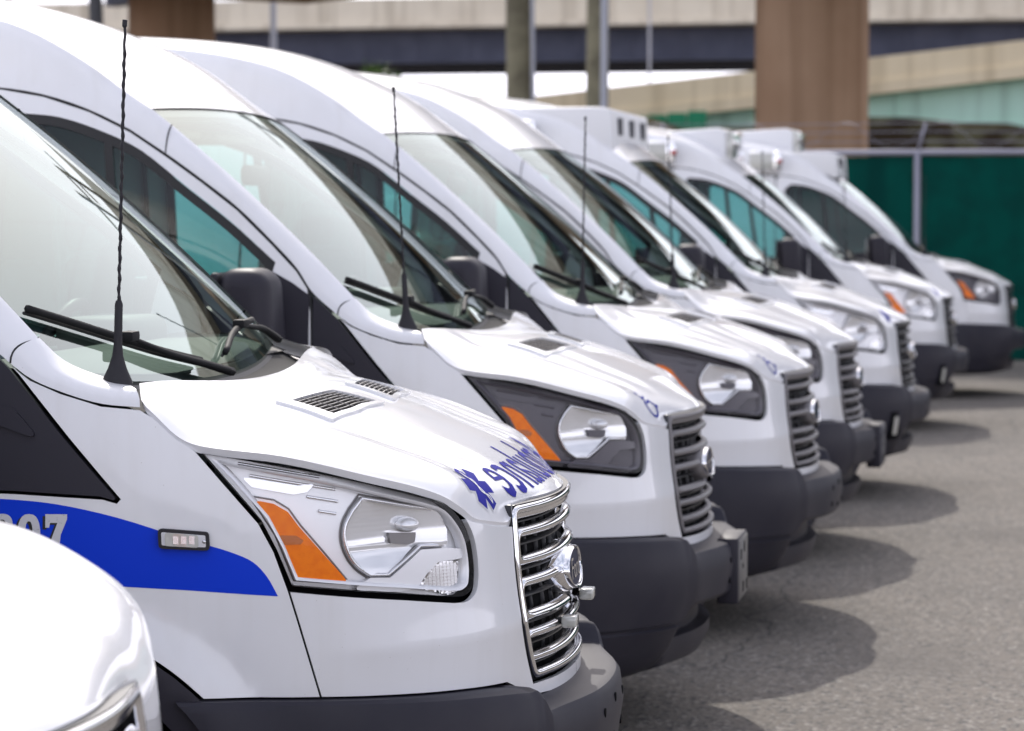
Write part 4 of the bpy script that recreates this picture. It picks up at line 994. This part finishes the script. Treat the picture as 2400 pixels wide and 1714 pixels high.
nt_=empty('debris_netting',(0,74.2,0),label='bright green construction netting hung below the cream ramp parapet',cat='netting')
for k in range(4): bobj('net_panel',box((-11.3+k*.58,0,4.15+k*.05),(.54,.02,1.0)),'net',nt_)
# round piers carrying a flyover above the frame
FO=empty('flyover_bridge',label='tall round brown concrete piers carrying a flyover above the lot',cat='bridge')
c1,c2=np.array([-3.42,42.9]),np.array([-20.3,58.9]); d=nrm(c2-c1)
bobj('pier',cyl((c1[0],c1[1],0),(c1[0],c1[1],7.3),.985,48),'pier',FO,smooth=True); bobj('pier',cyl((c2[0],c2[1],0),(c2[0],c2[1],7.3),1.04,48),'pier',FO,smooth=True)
ang=math.atan2(d[1],d[0]); cc=c1+d*(-30); DL=126; Rz=np.array([[math.cos(ang),-math.sin(ang),0],[math.sin(ang),math.cos(ang),0],[0,0,1]])
bobj('deck',box((cc[0],cc[1],8.95),(DL,10,.4),Rz),'conc',FO)
for o_ in (-4.9,4.9): q=cc+np.array([-d[1],d[0]])*o_; bobj('parapet',box((q[0],q[1],9.6),(DL,.3,.9),Rz),'conc',FO)
for o_ in (-3.4,0,3.4): q=cc+np.array([-d[1],d[0]])*o_; bobj('girder',box((q[0],q[1],8.15),(DL,.4,1.2),Rz),'steel',FO)
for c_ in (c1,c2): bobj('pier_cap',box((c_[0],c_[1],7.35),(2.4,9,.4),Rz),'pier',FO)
# embankment beneath the ramp
g=np.array([[(x,y,z) for x,z in zip(np.linspace(-40,60,80),.9*0+h)] for y,h in ((68,np.zeros(80)),(70,4.2+.25*np.sin(np.linspace(0,40,80))+rng.normal(0,.12,80)),(74,4.3+rng.normal(0,.15,80)))])
obj('embankment',new_mesh('embankment',*grid(g,flip=True),mats=[BM['earth']]),kind='structure')
# fence
FE=empty('chain_fence',(0,26.5,0),label='tall fence with dark green privacy fabric, pale posts and razor wire on top',cat='fence')
post=bobj('post',merge(cyl((0,0,0),(0,0,2.47),.038,14)),'galv',FE,smooth=True); arm=bobj('wire_arm',cyl((0,0,2.45),(.10,-.12,2.80),.016,8),'galv',FE,smooth=True)
xs=[-.70+3.05*k for k in range(-8,9)]
for i,x in enumerate(xs):
    p,a=(post,arm) if i==0 else (post.copy(),arm.copy())
    if i: COL.objects.link(p); COL.objects.link(a); p.parent=FE; a.parent=FE
    p.location=(x,0,0); a.location=(x,0,0)
for i,x in enumerate(xs[:-1]):
    G=np.array([[(x+.045+(2.96)*s,.03+.02*math.sin(s*9+i)*math.sin(t*5+i),.06+2.36*t-.012*math.sin(s*math.pi)*t) for t in np.linspace(0,1,8)] for s in np.linspace(0,1,16)]); bobj('fabric_panel',grid(G),'screen',FE,smooth=True)
bobj('top_rail',cyl((xs[0],0,2.46),(xs[-1],0,2.46),.034,12),'galv',FE,smooth=True)
for k,(dy,dz) in enumerate(((-.04,.12),(-.08,.23),(-.115,.33))): bobj('barbed_wire',tube([(x,dy+.002*math.sin(x*9),2.47+dz-.012*abs(math.sin((x+.7)/3.05*math.pi))) for x in np.linspace(xs[0],xs[-1],120)],.004,4),'galv',FE)
t_=np.linspace(0,1,1800); bobj('razor_wire',tube(np.stack([xs[0]+(xs[-1]-xs[0])*t_,-.06+.17*np.cos(t_*2*np.pi*44),2.66+.15*np.sin(t_*2*np.pi*44)],1),.003,4),'galv',FE)
# utility poles, lamp posts
def pole(name,x,y,h,r,m,label,lean=0,conduit=None,arms=True):
    P=empty(name,(x,y,0),label=label,cat='pole')
    z=np.linspace(0,h,14); bobj('shaft',tube(np.stack([lean*z,0*z,z],1),r*(1-.25*z/h),20),m,P,smooth=True)
    if conduit: bobj('conduit',tube(np.stack([lean*z+conduit[0],0*z-r*.6,z],1),conduit[1],10),'conduit',P,smooth=True)
    if arms: bobj('crossarm',box((lean*h,0,h-.6),(2.4,.12,.14)),m,P)
    return P
pole('utility_pole',-8.02,40,11.5,.235,'wood','thick weathered wooden utility pole with thin grey pipe on its right',-.008,(.27,.035))
pole('utility_pole',-6.07,36,11.0,.19,'wood','slimmer wooden utility pole with a broad grey conduit on its right side',.006,(.115,.06))
pole('lamp_post',-20.96,70,13,.10,'conduit','thin pale grey lamp post against the highway bridge',0,None,False)
pole('dark_post',-17.15,45,9,.16,'dark','dark post at the upper left beside the brown pier',-.02,None,False)
pole('lamp_post',-13.3,90,12,.05,'conduit','thin faint post right of the thick wooden pole, against the sky',0,None,False)
# small tree behind the vans
TR=empty('leafy_tree',(-15.45,60,0),label='small bright green tree top showing above the third van roof',cat='tree')
bobj('trunk',tube([(0,0,0),(.05,0,1.5),(-.03,.05,3.2),(.05,0,4.6)],[.13,.10,.07,.03],8),'bark',TR,smooth=True)
n=2600; u=rng.normal(size=(n,3)); u/=np.linalg.norm(u,axis=1)[:,None]; rad=rng.random(n)**.45; cl=rng.normal(size=(26,3)); cl/=np.linalg.norm(cl,axis=1)[:,None]
ctr=np.array([0,0,4.35])+cl[rng.integers(0,26,n)]*[.85,.85,.95]*rng.uniform(.5,1,(n,1))+u*rad[:,None]*.30
V_=[];F_=[]
for i,c in enumerate(ctr):
    a=nrm(rng.normal(size=3)); b=nrm(np.cross(a,rng.normal(size=3))); l=.075*rng.uniform(.7,1.3); V_+=[c-a*l,c+b*l*.45,c+a*l,c-b*l*.45]; F_.append((4*i,4*i+1,4*i+2,4*i+3))
bobj('crown',(np.array(V_),F_),'leaf',TR)
